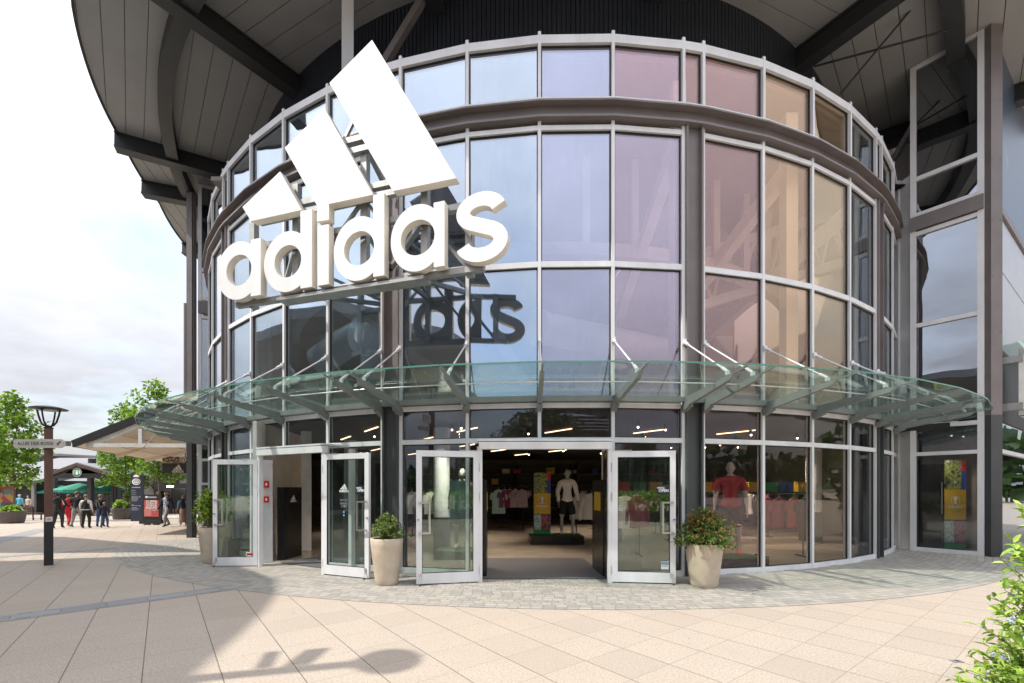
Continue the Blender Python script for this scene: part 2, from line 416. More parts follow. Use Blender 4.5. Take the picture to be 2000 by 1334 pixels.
def sett_mat():
    m, nt = newmat('granite_setts'); b = NB(nt)
    x, y, z = b.xyz(b.pos())
    dx = b.m('SUBTRACT', x, DX); dy = b.m('SUBTRACT', DY, y)
    wv = b.m('MULTIPLY', b.m('SUBTRACT', b.noise(b.pos(), 1.7, 2.0), 0.5), 0.05)
    r = b.m('ADD', b.m('SQRT', b.m('ADD', b.m('MULTIPLY', dx, dx), b.m('MULTIPLY', dy, dy))), wv)
    th = b.m('ARCTAN2', dx, dy)
    rr = b.m('DIVIDE', r, 0.115); row = b.m('FLOOR', rr)
    sh = b.white(b.comb(row, 3.0, 0.0))
    aa = b.m('ADD', b.m('MULTIPLY', th, 13.4 / 0.15), b.m('MULTIPLY', sh, 7.0))
    wob = b.m('MULTIPLY', b.m('SUBTRACT', b.noise(b.pos(), 5.0, 1.0), 0.5), 0.5)
    aa = b.m('ADD', aa, wob)
    def edge(t, s):
        fr = b.m('FRACT', t)
        return b.m('MULTIPLY', b.m('MINIMUM', fr, b.m('SUBTRACT', 1.0, fr)), s)
    d = b.m('SMOOTH_MIN', edge(rr, 0.115), edge(aa, 0.15), 0.012)
    joint = b.m('SUBTRACT', 1.0, b.m('DIVIDE', d, 0.011, clamp=True), clamp=True)
    cell = b.white(b.comb(row, b.m('FLOOR', aa), 0.0))
    fine = b.noise(b.pos(), 90.0, 3.0, 0.7)
    base = b.ramp(cell, [(0.0, (0.27, 0.265, 0.25)), (0.5, (0.35, 0.335, 0.305)), (1.0, (0.43, 0.40, 0.35))])
    base = b.mix(b.m('MULTIPLY', fine, 0.35), base, (0.25, 0.24, 0.225))
    big = b.noise(b.pos(), 0.6, 3.0)
    base = b.mix(b.m('MULTIPLY', b.m('SUBTRACT', big, 0.4, clamp=True), 1.2), base, (0.44, 0.38, 0.31))
    colr = b.mix(b.m('MULTIPLY', joint, 0.75), base, (0.17, 0.15, 0.125))
    h = b.m('ADD', b.m('MULTIPLY', b.m('SUBTRACT', 1.0, joint), 1.0), b.m('MULTIPLY', fine, 0.2))
    b.out(b.bsdf(colr, 0.72, 0.0, b.bump(h, 0.45, 0.008)).outputs[0]); return m
def strip_mat():
    m, nt = newmat('granite_kerb_blocks'); b = NB(nt)
    tcn = b.n('ShaderNodeTexCoord'); x, y, z = b.xyz(tcn.outputs['UV'])
    def edge(t, s):
        fr = b.m('FRACT', t)
        return b.m('MULTIPLY', b.m('MINIMUM', fr, b.m('SUBTRACT', 1.0, fr)), s)
    inner = b.m('LESS_THAN', b.m('ABSOLUTE', b.m('SUBTRACT', y, 0.5)), 0.27)
    ln = b.m('ADD', 0.12, b.m('MULTIPLY', inner, 0.33))
    t = b.m('DIVIDE', x, ln)
    d = b.m('MINIMUM', edge(t, 0.3), b.m('ABSOLUTE', b.m('SUBTRACT', b.m('MULTIPLY', b.m('ABSOLUTE', b.m('SUBTRACT', y, 0.5)), 0.42), 0.113)))
    joint = b.m('SUBTRACT', 1.0, b.m('DIVIDE', d, 0.008, clamp=True), clamp=True)
    cell = b.white(b.comb(b.m('FLOOR', t), inner, 0.0))
    fine = b.noise(b.pos(), 120.0, 3.0, 0.7)
    base = b.ramp(cell, [(0.0, (0.24, 0.245, 0.25)), (1.0, (0.36, 0.36, 0.355))])
    base = b.mix(b.m('MULTIPLY', fine, 0.5), base, (0.20, 0.20, 0.205))
    colr = b.mix(b.m('MULTIPLY', joint, 0.8), base, (0.13, 0.11, 0.09))
    b.out(b.bsdf(colr, 0.75, 0.0, b.bump(fine, 0.2, 0.005)).outputs[0]); return m
def smooth_axis(lo, hi, fine_lo, fine_hi, step):
    a = [lo]
    v = fine_lo
    while v < fine_hi + 1e-6: a.append(v); v += step
    a.append(hi); return a
xs = smooth_axis(-160, 160, -46, 6, 1.0); ys = smooth_axis(-160, 300, 8, 54, 1.0)
g = MB()
g.add([(x, y, gz(x, y)) for y in ys for x in xs],
      [(j*len(xs)+i, j*len(xs)+i+1, (j+1)*len(xs)+i+1, (j+1)*len(xs)+i) for j in range(len(ys)-1) for i in range(len(xs)-1)], 0, None, True)
g.build('ground', tile_mat(), kind='structure')
# cobbled apron following the drum
g = MB(); n = 150; a0, a1 = radians(-66), radians(52); rad = [11.6, 12.4, 13.0, 13.6, 14.2, 14.48]
vs = []
for i in range(n + 1):
    th = a0 + (a1 - a0) * i / n
    for r in rad:
        p = pol(th, r); vs.append((p.x, p.y, gz(p.x, p.y) + 0.005))
k = len(rad)
g.add(vs, [(i*k+j, i*k+j+1, (i+1)*k+j+1, (i+1)*k+j) for i in range(n) for j in range(k-1)])
SETT = sett_mat()
ob = g.build('cobble_paving', SETT, kind='structure')
# granite strips let into the slabs
def strip(p, q, w, name='granite_strip'):
    p, q = Vector((p[0], p[1], 0)), Vector((q[0], q[1], 0)); d = (q - p); L = d.length; d /= L; nn = Vector((-d.y, d.x, 0))
    n = max(2, int(L / 0.5)); mb = MB(); vs = []; uv = []
    for i in range(n + 1):
        c = p + d * (L * i / n)
        for s in (-1, 1):
            w2 = c + nn * s * w / 2; vs.append((w2.x, w2.y, gz(w2.x, w2.y) + 0.004)); uv.append((L * i / n, 0.5 + s * 0.5))
    fs = [(2*i, 2*i+2, 2*i+3, 2*i+1) for i in range(n)]
    mb.add(vs, fs); o = mb.build(name, STRIP, kind='structure')
    ul = o.data.uv_layers.new()
    for lp in o.data.loops: ul.data[lp.index].uv = uv[lp.vertex_index]
    return o
STRIP = strip_mat()
A = gp(385, 1157); B = gp(0, 1209); d = (B - A).normalized(); strip(A - d * 0.75, A + d * 9.0, 0.40)
A = gp(262, 1068); B = gp(0, 1088); d = (B - A).normalized(); strip(A, A + d * 14.0, 0.40)
A = gp(90, 1033); B = gp(0, 1055); d = (B - A).normalized(); strip(A, A + d * 9.0, 0.7)
for u, v in ((1868, 1292), (1945, 1212)):
    A = gp(u, v); mb = MB(); mb.box((A.x, A.y, 0.003), (0.09, 0.06, 0.006)); mb.box((A.x + 0.01, A.y, 0.0065), (0.04, 0.03, 0.003), None, 1)
    mb.build('ground_light', [M['roofgrey'], M['dtext']], None, 'small metal plate set in the slabs, %s the flowering bush' % ('nearer one beside' if v > 1250 else 'farther one beside'), 'floor plate', org=A)
# ------------------------------------------------------------------ the store building
BLD = empty('store_building', pol(T0, R), 0, 'round glass fronted sports store under a wide dark overhanging roof', 'building')
Z_BOT, Z_TR0, Z_TR1, Z_CAN, Z_M0, Z_M1, Z_U, Z_B0, Z_B1, Z_T0, Z_T1 = 0.0, 2.417, 2.505, 3.16, 5.56, 5.66, 8.10, 8.165, 8.45, 8.51, 9.55
def rail(mb, ka, kb, z0, z1, rin, rout, mi=0):
    """straight horizontal member between two mullion angles"""
    a, b = kang(ka), kang(kb)
    pts = [pol(a, rout), pol(b, rout), pol(b, rin), pol(a, rin)]
    mb.prism([(p.x, p.y) for p in pts], z0, z1, mi)
GROUPS = [[-13, -12, -11, -10], [-9, -8, -7, -6, -5], [-4, -3, -2, -1, 0], [1, 2, 3, 4, 5], [6, 7, 8, 9, 10], [11, 12, 13]]
KCORNER = 12.75
def ka(k):
    return kang(12) + (k - 12) * TA if 12 < k < 13 else kang(k)
def bay_tint(k):
    return {1: 'mid_left', 2: 'mid_left', 3: 'mid', 4: 'mid_right', 6: 'rose', 7: 'amber', 8: 'sand', 9: 'clear',
            11: 'clear', 12: 'clear', 0: 'left', -1: 'left', -2: 'left', -3: 'left', -4: 'left', 5: 'mauve', 10: 'clear'}.get(k, 'far_left')
def top_tint(k):
    return {6: 'rose', 7: 'amber', 8: 'sand', 3: 'mid', 4: 'mauve', 5: 'rose'}.get(k, bay_tint(k))
DOOR_BAYS = {2, 3, -3, -2}
def pane(k0, k1, z0, z1, m, name='window_pane', r=R - 0.06):
    a, b = pol(ka(k0), r), pol(ka(k1), r)
    d = (b - a).normalized(); a = a + d * 0.035; b = b - d * 0.035
    mb = MB(); mb.quad3((a.x, a.y, z0), (b.x, b.y, z0), (b.x, b.y, z1), (a.x, a.y, z1), 0.02)
    o = mb.build(name, m, BLD)
    mb = MB(); up = Vector((0, 0, 1)); nn = Vector((d.y, -d.x, 0)); A, B = a + nn * 0.004, b + nn * 0.004
    for z in (z0 + 0.008, z1 - 0.008): mb.bar(A + up*z, B + up*z, 0.03, 0.016)
    for P in (A + d*0.003, B - d*0.003): mb.bar(P + up*(z0 + 0.016), P + up*(z1 - 0.016), 0.02, 0.03, 0, nn)
    mb.build('gasket', M['frame_in'], o)
    return o
mm = MB()
def vbar(mb, k, z0, z1, w=0.055, dep=0.12, r=R, mi=0):
    th = ka(k); c = pol(th, r - dep / 2); t = Vector((cos(th), sin(th), 0))
    n = Vector((sin(th), -cos(th), 0))
    vs = []
    for z in (z0, z1):
        for s, q in ((-1, 1), (1, 1), (1, -1), (-1, -1)):
            p = c + t * s * w / 2 + n * q * dep / 2; vs.append((p.x, p.y, z))
    mb.add(vs, [(0,1,2,3)[::-1], (4,5,6,7), (0,1,5,4), (1,2,6,5), (2,3,7,6), (3,0,4,7)], mi)
for grp in GROUPS:
    for k in grp:
        if k == 13: k = KCORNER
        mb = MB(); vbar(mb, k, Z_TR0 if k in (3, -2) else 0.0, Z_B0 - 0.0, 0.06, 0.12)
        vbar(mb, k, Z_B1, Z_T1 + 0.21, 0.055, 0.13, R + 0.015)
        mb.build('mullion', M['frame'], BLD)
    fr = [MB() for _ in range(4)]
    for k0, k1 in zip(grp[:-1], grp[1:]):
        if k1 == 13: k1 = KCORNER
        low = k0 not in DOOR_BAYS
        if low: f0 = MB(); rail(f0, k0, k1, 0.0, 0.10, R - 0.10, R - 0.005); f0.build('sill_rail', M['frame'], BLD)
        rail(fr[0], k0, k1, Z_TR0, Z_TR1, R - 0.10, R - 0.004)
        rail(fr[1], k0, k1, Z_CAN - 0.12, Z_CAN - 0.03, R - 0.10, R - 0.006)
        rail(fr[2], k0, k1, Z_M0, Z_M1, R - 0.10, R - 0.004)
        rail(fr[3], k0, k1, Z_U - 0.09, Z_U - 0.005, R - 0.10, R - 0.004)
        tint = bay_tint(k0)
        lt = G[tint + '_low']
        if low: pane(k0, k1, 0.10, Z_TR0, lt)
        pane(k0, k1, Z_TR1, Z_CAN - 0.12, lt)
        pane(k0, k1, Z_CAN - 0.03, Z_M0, G[tint]); pane(k0, k1, Z_M1, Z_U - 0.09, G[tint])
    for f0 in fr: f0.build('transom_rail', M['frame'], BLD)
# continuous top row with its own short bays over the columns
ks = [k for gq in GROUPS for k in gq]; ks[-1] = KCORNER
fr = MB(); sill = MB(); bm = MB(); cap = MB()
for k0, k1 in zip(ks[:-1], ks[1:]):
    rail(fr, k0, k1, Z_T1, Z_T1 + 0.15, R - 0.14, R + 0.012)
    rail(sill, k0, k1, Z_B1 + 0.003, Z_T0, R - 0.12, R + 0.10)
    rail(bm, k0, k1, Z_B0 + 0.045, Z_B1 - 0.03, R - 0.05, R - 0.002)
    rail(bm, k0, k1, Z_B1 - 0.03, Z_B1, R - 0.06, R + 0.14); rail(bm, k0, k1, Z_B0 + 0.005, Z_B0 + 0.045, R - 0.06, R + 0.10)
    pane(k0, k1, Z_T0, Z_T1, G[top_tint(int(math.floor(k0)))])
fr.build('top_rail', M['frame'], BLD); sill.build('top_sill', M['frame'], BLD); bm.build('ring_beam', M['brown'], BLD)
# columns between the bay groups (steel H sections)
for ga, gb in zip(GROUPS[:-1], GROUPS[1:]):
    th = 0.5 * (kang(ga[-1]) + kang(gb[0])); t = Vector((cos(th), sin(th), 0)); nn = Vector((sin(th), -cos(th), 0))
    w = (kang(gb[0]) - kang(ga[-1])) * R - 0.07
    mb = MB(); mg = MB()
    for bld, z0, z1 in ((mg, 0.0, Z_CAN), (mb, Z_CAN, Z_B0)):
        for c, ww, dd in ((pol(th, R - 0.05), w * 0.98, 0.03), (pol(th, R - 0.34), w * 0.98, 0.03)):
            bld.bar((c.x, c.y, z0), (c.x, c.y, z1), ww, dd, 0, nn)
        for sgn in (-1, 1):
            c = pol(th, R - 0.12) + t * sgn * w * 0.46
            bld.bar((c.x, c.y, z0), (c.x, c.y, z1), 0.03, 0.26, 0, nn)
            c = pol(th, R - 0.0) + t * sgn * w * 0.46
            bld.bar((c.x, c.y, z0), (c.x, c.y, z1), 0.035, 0.10, 0, nn)
    mb.build('column', M['brown'], BLD); mg.build('column_base', M['grey'], BLD)
# terrace roof of the drum and the dark clad drum above
def ringsheet(r0, r1, z0, z1, a0, a1, n=60, thick=0.0):
    mb = MB(); vs = []
    for i in range(n + 1):
        th = a0 + (a1 - a0) * i / n
        p, q = pol(th, r0, z0), pol(th, r1, z1); vs += [p, q]
        if thick: vs += [p + Vector((0, 0, thick)), q + Vector((0, 0, thick))]
    if not thick:
        mb.add(vs, [(2*i, 2*i+1, 2*i+3, 2*i+2) for i in range(n)])
    else:
        for i in range(n):
            a, b = 4*i, 4*i+4
            mb.add([vs[j] for j in (a, a+1, a+2, a+3, b, b+1, b+2, b+3)],
                   [(0,4,5,1), (2,3,7,6), (0,2,6,4), (1,5,7,3)])
    return mb
RA0, RA1 = radians(-112), radians(58)
ringsheet(10.6, R - 0.13, 9.60, 9.60, RA0, RA1, 60, 0.08).build('terrace', M['roofgrey'], BLD)
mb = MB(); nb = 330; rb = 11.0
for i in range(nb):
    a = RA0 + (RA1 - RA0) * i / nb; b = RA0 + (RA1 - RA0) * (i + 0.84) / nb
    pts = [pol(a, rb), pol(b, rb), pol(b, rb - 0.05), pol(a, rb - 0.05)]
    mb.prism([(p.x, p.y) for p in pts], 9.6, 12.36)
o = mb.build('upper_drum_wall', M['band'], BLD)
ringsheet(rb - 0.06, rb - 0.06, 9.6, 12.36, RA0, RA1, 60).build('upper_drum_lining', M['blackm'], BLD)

# roof: flat soffit of boards, ring beam, radial beams, fascia
ZS = 12.35
def reave(th):
    d = math.degrees(th)
    return 14.66 + max(0.0, -76 - d) * 0.055 + 0.48 * min(1.0, max(0.0, (d + 64) / 18.0)) - 0.85 * min(1.0, max(0.0, (d + 43) / 12.0)) + 1.9 * min(1.0, max(0.0, (d - 36) / 9.0))
BEAMS = [radians(a) for a in (-112, -88, -63, -38.5, -15, 9, 32, 57, 66)]
mb = MB()
for s0, s1 in zip(BEAMS[:-1], BEAMS[1:]):
    mid = 0.5 * (s0 + s1); nn = Vector((sin(mid), -cos(mid), 0)); tt = Vector((cos(mid), sin(mid), 0))
    c0 = Vector((DX, DY, 0))
    # boards parallel to the chord of each sector, clipped to the sector
    w = 0.42; d = 9.6
    while d < 15.9:
        def edge_pt(th, dist):
            ca = cos(th - mid); return c0 + nn * dist + tt * dist * math.tan(th - mid)
        rows = []
        for dist in (d + 0.008, d + w - 0.008):
            L = (c0 + nn * dist + tt * dist * math.tan(s0 - mid)); Rr = (c0 + nn * dist + tt * dist * math.tan(s1 - mid))
            rows.append((L, Rr))
        # sample along the board, clip to the eave radius
        N = 14; seg = []
        for i in range(N + 1):
            pa = rows[0][0].lerp(rows[0][1], i / N); pb = rows[1][0].lerp(rows[1][1], i / N)
            def clip(p):
                v = p - c0; r = v.length; th = atan2(v.x, -v.y); re = reave(th)
                return c0 + v * (re / r) if r > re else p
            ra = (pa - c0).length; tha = atan2((pa - c0).x, -(pa - c0).y)
            seg.append((clip(pa), clip(pb), ra < reave(tha)))
        for i in range(N):
            if seg[i][2] or seg[i+1][2]:
                a, b, c, e = seg[i][0], seg[i+1][0], seg[i+1][1], seg[i][1]
                if (a - e).length < 0.005 and (b - c).length < 0.005: continue
                vs = [(p.x, p.y, ZS) for p in (a, b, c, e)] + [(p.x, p.y, ZS + 0.03) for p in (a, b, c, e)]
                mb.add(vs, [(0,1,2,3), (7,6,5,4), (0,4,5,1), (2,6,7,3)])
        d += w
mb.build('soffit_boards', M['soffit'], BLD)
n = 120; rf = MB(); vs = []
for i in range(n + 1):
    th = BEAMS[0] + (BEAMS[-1] - BEAMS[0]) * i / n; re = reave(th)
    vs += [pol(th, 9.0, ZS + 0.035), pol(th, re - 0.02, ZS + 0.035), pol(th, re + 0.05, ZS - 0.06), pol(th, re + 0.07, ZS + 0.35), pol(th, 9.0, ZS + 0.55)]
for i in range(n):
    for j in range(4): rf.add([vs[5*i+j], vs[5*i+j+1], vs[5*i+5+j+1], vs[5*i+5+j]], [(0, 1, 2, 3)])
rf.build('roof', M['fascia'], BLD)
rb2 = MB()
for i in range(90):
    a = BEAMS[0] + (BEAMS[-2] - BEAMS[0]) * i / 90; b = BEAMS[0] + (BEAMS[-2] - BEAMS[0]) * (i + 1) / 90
    rr = lambda t: 13.35 + 0.35 * max(0.0, 1 - abs(t) / radians(60))
    pts = [pol(a, rr(a) + 0.16), pol(b, rr(b) + 0.16), pol(b, rr(b) - 0.16), pol(a, rr(a) - 0.16)]
    rb2.prism([(p.x, p.y) for p in pts], ZS - 0.40, ZS - 0.004)
rb2.build('roof_ring_beam', M['beam'], BLD)
for th in [radians(a) for a in (-88, -72, -63, -38.5, -15, 9, 32, 56)]:
    mb = MB(); re = reave(th) + (0.12 if th < 0 else -0.05)
    r0 = 13.3 if abs(th - radians(-72)) < 0.01 else 10.6
    p, q = pol(th, r0, ZS - 0.24), pol(th, re, ZS - 0.20)
    mb.bar(p, q, 0.05, 0.42); mb.bar(p - Vector((0, 0, 0.235)), q - Vector((0, 0, 0.235)), 0.34, 0.05); mb.bar(p + Vector((0, 0, 0.19)), q + Vector((0, 0, 0.19)), 0.34, 0.04)
    for s in (-1, 1):
        tt = Vector((cos(th), sin(th), 0)) * s * 0.11
        mb.bar(p + tt, q + tt, 0.02, 0.40)
    mb.build('roof_beam', M['beam'], BLD)
# tie rods under the right-hand soffit
for (u0, v0), (u1, v1) in (((1640, 185), (1795, 0)), ((1590, 130), (1855, 58))):
    mb = MB(); A = at(u0, v0, 11.2); B = at(u1, v1, 10.0); mb.tube([A, B], 0.022, 6); mb.build('tie_rod', M['beam'], BLD)
# white roof prop with strut standing on the terrace
def circ(u, r):
    q = (u - CX) / F
    a = 1 + q*q; b = -2*(q*DX + DY); c = DX*DX + DY*DY - r*r
    Y = (-b - sqrt(max(0.0, b*b - 4*a*c))) / (2*a)
    return Vector((q*Y, Y, 0))
c = circ(679, 11.75); mb = MB(); mb.bar((c.x, c.y, 9.6), (c.x, c.y, ZS - 0.02), 0.24, 0.24, 0, (c.x, c.y, 0)); mb.build('roof_prop', M['frame'], BLD)
c2 = circ(832, 11.3); mb = MB(); mb.bar((c.x + 0.05, c.y + 0.15, 9.7), (c2.x, c2.y, ZS - 0.3), 0.14, 0.14); mb.build('roof_strut', M['brown'], BLD)

# ------------------------------------------------------------------ wings left and right
def wing(A, B, zs, mats, colw=0.12, flip=False, lowm=None):
    """glazed wall from plan point A to B seen with A on the left; zs = horizontal member heights"""
    A, B = Vector((A[0], A[1], 0)), Vector((B[0], B[1], 0)); d = (B - A).normalized(); nn = Vector((d.y, -d.x, 0))
    fr = MB(); up = Vector((0, 0, 1))
    for p in (A + d * 0.05, B - d * 0.05):
        fr.bar(p, p + up * (ZS - 0.02), 0.11, 0.12, 0, nn)
    fr.bar(A + up * (ZS - 0.05) + d * 0.1, B + up * (ZS - 0.05) - d * 0.1, 0.11, 0.08)
    beams = []
    for (z, h, kind) in zs:
        if kind == 'beam':
            b = MB(); b.bar(A + up * z + nn * 0.03, B + up * z + nn * 0.03, 0.16, h); b.build('wing_beam', M['brown'], BLD)
        else: fr.bar(A + up * z + d * 0.1, B + up * z - d * 0.1, 0.11, h)
    fr.build('wing_frame', M['frame'], BLD)
    lv = sorted([(0.02, 0)] + [(z, h) for z, h, k in zs] + [(ZS - 0.05, 0.08)])
    for (z0, h0), (z1, h1) in zip(lv[:-1], lv[1:]):
        a, b = z0 + h0 / 2, z1 - h1 / 2
        if b - a < 0.2: continue
        mb = MB(); P, Q = A + d * 0.1 - nn * 0.0, B - d * 0.1
        mb.quad3(P + up * a, Q + up * a, Q + up * b, P + up * b, 0.02)
        mb.build('wing_pane', (lowm or mats) if z1 < 3.0 else mats, BLD)
WA = gp(1779, 1075); WB = WA + Vector((0.617, -0.787, 0)) * 1.28
wing(WA, WB, [(0.05, 0.1, 'f'), (2.46, 0.09, 'f'), (3.15, 0.1, 'f'), (5.72, 0.10, 'f'), (8.05, 0.10, 'f'), (8.30, 0.34, 'beam'), (8.53, 0.10, 'f'), (9.45, 0.10, 'f')], M['wingglass'], lowm=G['clear_low'])
# narrow vertical closing panel in the inner corner
p = pol(ka(KCORNER), R - 0.05); mb = MB(); mb.bar((p.x, p.y, 0), (p.x, p.y, Z_T1 + 0.15), 0.08, 0.3, 0, (WA.x - p.x, WA.y - p.y, 0))
q = Vector((WA.x, WA.y, 0)); mb.quad3((p.x, p.y, 0), (q.x, q.y, 0), (q.x, q.y, Z_T1 + 0.1), (p.x, p.y, Z_T1 + 0.1), 0.04); mb.build('corner_panel', M['frame'], BLD)
# extra mullion splitting the right wing
wd = (WB - WA).normalized(); c = WA + wd * 0.02
# slanted brace behind the upper right pane
mb = MB(); A = at(1735, 330, 12.6); B = at(1865, 105, 11.4); mb.bar(A, B, 0.13, 0.13); mb.build('wing_brace', M['galv'], BLD)
# big right column (two flanges with a web between)
wn = Vector((wd.y, -wd.x, 0)); cb = WB + wd * 0.30
mb = MB(); mg = MB()
for b_, z0, z1 in ((mg, 0.0, 3.3), (mb, 3.3, ZS)):
    cw = 0.46
    b_.box((WB.x + 0.15, WB.y - 0.02, (z0 + z1) / 2), (0.26, 0.22, z1 - z0))
    b_.box((WB.x + 0.31, WB.y + 0.01, (z0 + z1) / 2), (0.06, 0.18, z1 - z0))
    for z in ([1.2, 2.4] if z0 == 0 else [4.0, 5.2, 6.5, 7.8, 9.2, 10.6]):
        for s in (-0.09, 0.09): b_.box((WB.x + 0.15 + s, WB.y - 0.133, z), (0.02, 0.008, 0.02))
mb.build('corner_column', M['brown'], BLD); mg.build('corner_column_base', M['grey'], BLD)
RC = Vector((WB.x + 0.36, WB.y, 0))
# left post and wing
LP = gp(373.5, 1050)
mb = MB(); mg = MB()
for b_, z0, z1 in ((mg, LP.z, 3.2), (mb, 3.2, ZS - 0.38)):
    b_.box((LP.x, LP.y, (z0 + z1) / 2), (0.19, 0.22, z1 - z0)); b_.box((LP.x + 0.11, LP.y + 0.02, (z0 + z1) / 2), (0.03, 0.16, z1 - z0))
mb.box((LP.x - 0.19, LP.y, 6.0), (0.07, 0.12, 4.2))
mb.build('corner_column', M['brown'], BLD); mg.build('corner_column_base', M['grey'], BLD)
wing((LP.x + 0.22, LP.y + 0.05), (LP.x + 2.3, LP.y + 1.0), [(0.05 , 0.1, 'f'), (1.75, 0.08, 'f'), (2.6, 0.09, 'f'), (3.3, 0.1, 'f'), (7.65, 0.1, 'f'), (7.98, 0.42, 'beam'), (8.3, 0.1, 'f'), (9.3, 0.1, 'f')], M['wingglass'], lowm=G['clear_low'])
# curtain wall behind the wings so no daylight leaks through the store
mb = MB()
mb.quad3((LP.x + 0.3, LP.y + 0.5, -0.6), (LP.x - 3.0, LP.y + 20, -0.6), (LP.x - 3.0, LP.y + 20, ZS), (LP.x + 0.3, LP.y + 0.5, ZS), 0.2)
mb.build('side_wall', M['slate'], BLD)
# cladding beyond the right column
PD = Vector((0.83, 0.557, 0)); pn = Vector((PD.y, -PD.x, 0)); P0 = RC + Vector((0.08, 0.15, 0))
def flank(t0, t1, z0, z1, m, name, off=0.0, thick=0.08):
    a, b = P0 + PD * t0 + pn * off, P0 + PD * t1 + pn * off
    mb = MB(); mb.quad3((a.x, a.y, z0), (b.x, b.y, z0), (b.x, b.y, z1), (a.x, a.y, z1), thick); return mb.build(name, m, BLD)
def wavy_mat():
    m, nt = newmat('blue_patterned_panel'); b = NB(nt)
    w = b.n('ShaderNodeTexWave', wave_type='RINGS'); b.put(w.inputs['Vector'], b.pos()); w.inputs['Scale'].default_value = 0.7; w.inputs['Distortion'].default_value = 9.0; w.inputs['Detail'].default_value = 1.0
    colr = b.ramp(w.outputs['Fac'], [(0.40, (0.07, 0.10, 0.15)), (0.48, (0.12, 0.16, 0.21)), (0.55, (0.07, 0.10, 0.15))])
    b.out(b.bsdf(colr, 0.35).outputs[0]); return m
flank(0, 9, 8.45, ZS, wavy_mat(), 'patterned_panel'); flank(0, 9, 8.25, 8.42, M['brown'], 'flank_beam', 0.05)
flank(0.1, 9, 5.0, 8.2, mat('pale_panel', (0.42, 0.43, 0.46), 0.35), 'pale_panel'); flank(0, 9, 3.25, 5.0, M['blackm'], 'dark_panel')
flank(0, 9, 2.45, 2.55, M['frame'], 'shop_transom', 0.03); flank(0, 9, 0.02, 3.2, M['darkglass'], 'shop_window', -0.02, 0.02)
# light box sign and small glass shelf above it on the flank
a = P0 + PD * 0.12 + pn * 0.42
mb = MB(); mb.box((0, 0, 0), (0.02, 0.001, 0.001))
mb = MB(); up = Vector((0, 0, 1))
z0, z1 = 3.35, 4.75; e = a + PD * 1.4
for p, q in (((a + up*z0), (e + up*z0)), ((a + up*z1), (e + up*z1)), ((a + up*z0), (a + up*z1)), ((e + up*z0), (e + up*z1))):
    mb.bar(p, q, 0.14, 0.14, 0, pn, 0.07)
mb.quad3(a + up*z0 + pn*0.01, e + up*z0 + pn*0.01, e + up*z1 + pn*0.01, a + up*z1 + pn*0.01, 0.05, 1)
for z in (3.5, 4.6): mb.bar(a + up*z - PD*0.02, a + up*z - pn*0.45 - PD*0.02, 0.16, 0.16, 2)
mb.build('light_box', [M['lightbox'], M['dark_in'], M['galv']], BLD)
mb = MB(); p = P0 + PD*0.05; mb.quad3(p + up*4.93, p + PD*3 + up*4.93, p + PD*3 + pn*0.9 + up*5.08, p + pn*0.9 + up*5.08, 0.02); mb.build('flank_glass_canopy', M['canopyglass'], BLD)
mb = MB(); p = P0 + PD*0.25 + pn*0.02 + up*6.9; mb.tube([p, p + PD*1.0 + pn*0.72 - up*1.87], 0.012, 6); mb.box(tuple(p), (0.08, 0.08, 0.12)); mb.build('cable_stay', M['chrome'], BLD)
A = LP + Vector((-0.2, 0, 4.9)); mb = MB(); mb.tube([A, A + Vector((-1.9, 0.5, -1.7))], 0.015, 6); mb.build('cable_stay', M['chrome'], BLD)

# ------------------------------------------------------------------ interior shell
mb = MB(); vs = []
fa0, fa1 = radians(-64), radians(45.5); nfl = 50
pts = [pol(fa0 + (fa1 - fa0) * i / nfl, R - 0.02) for i in range(nfl + 1)]
poly = [(p.x, p.y) for p in pts] + [(WB.x - 0.1, WB.y + 0.05), (WB.x + 2.0, WB.y + 14), (LP.x - 1.0, LP.y + 10), (LP.x + 0.3, LP.y + 0.1), (LP.x + 2.2, LP.y + 1.0)]
mb.prism(poly, -0.05, 0.012); mb.build('store_floor', M['floor'], kind='structure')
cl = MB(); ip = [pol(fa0 + (fa1 - fa0) * i / nfl, R - 0.30) for i in range(nfl + 1)]
poly2 = [(p.x, p.y) for p in ip] + [(WB.x - 0.3, WB.y + 0.3), (WB.x + 1.9, WB.y + 13.8), (LP.x - 0.8, LP.y + 9.8), (LP.x + 0.6, LP.y + 0.6)]
cl.prism(poly2, 3.06, 3.20); cl.build('store_ceiling', M['dark_in'], BLD)
mb = MB(); mb.prism(poly2, 3.205, 3.215); mb.build('bounce_sheet', M['inwhite'], BLD)  # pale sheet added on the ceiling slab to bounce light up into the atrium
mb = MB(); mb.box((1.0, 23.4, 6.1), (26, 0.2, 12.4)); mb.build('back_wall', [M['warmwall']], BLD)
mb = MB(); mb.box((1.0, 23.0, 6.3), (22, 0.2, 6.1)); mb.build('upper_back_wall', M['inner'], BLD)
mb = MB(); mb.box((12.4, 17.5, 6.0), (0.2, 12, 12)); mb.build('inner_side_wall', M['inner'], BLD)
ringsheet(8.6, R - 0.18, 9.42, 9.42, radians(-100), radians(70), 60, 0.1).build('atrium_ceiling', M['inner'], BLD)
sk_, nt_ = newmat('translucent_light_fill'); b_ = NB(nt_); tl_ = b_.n('ShaderNodeBsdfTranslucent'); tl_.inputs[0].default_value = (0.16, 0.155, 0.15, 1); b_.out(tl_.outputs[0])
mb = MB(); mb.prism([(DX - 8.9, DY - 8.9), (4.4, DY - 8.9), (4.4, DY + 8.9), (DX - 8.9, DY + 8.9)], 9.46, 9.56); mb.build('atrium_ceiling', M['inner'], BLD)
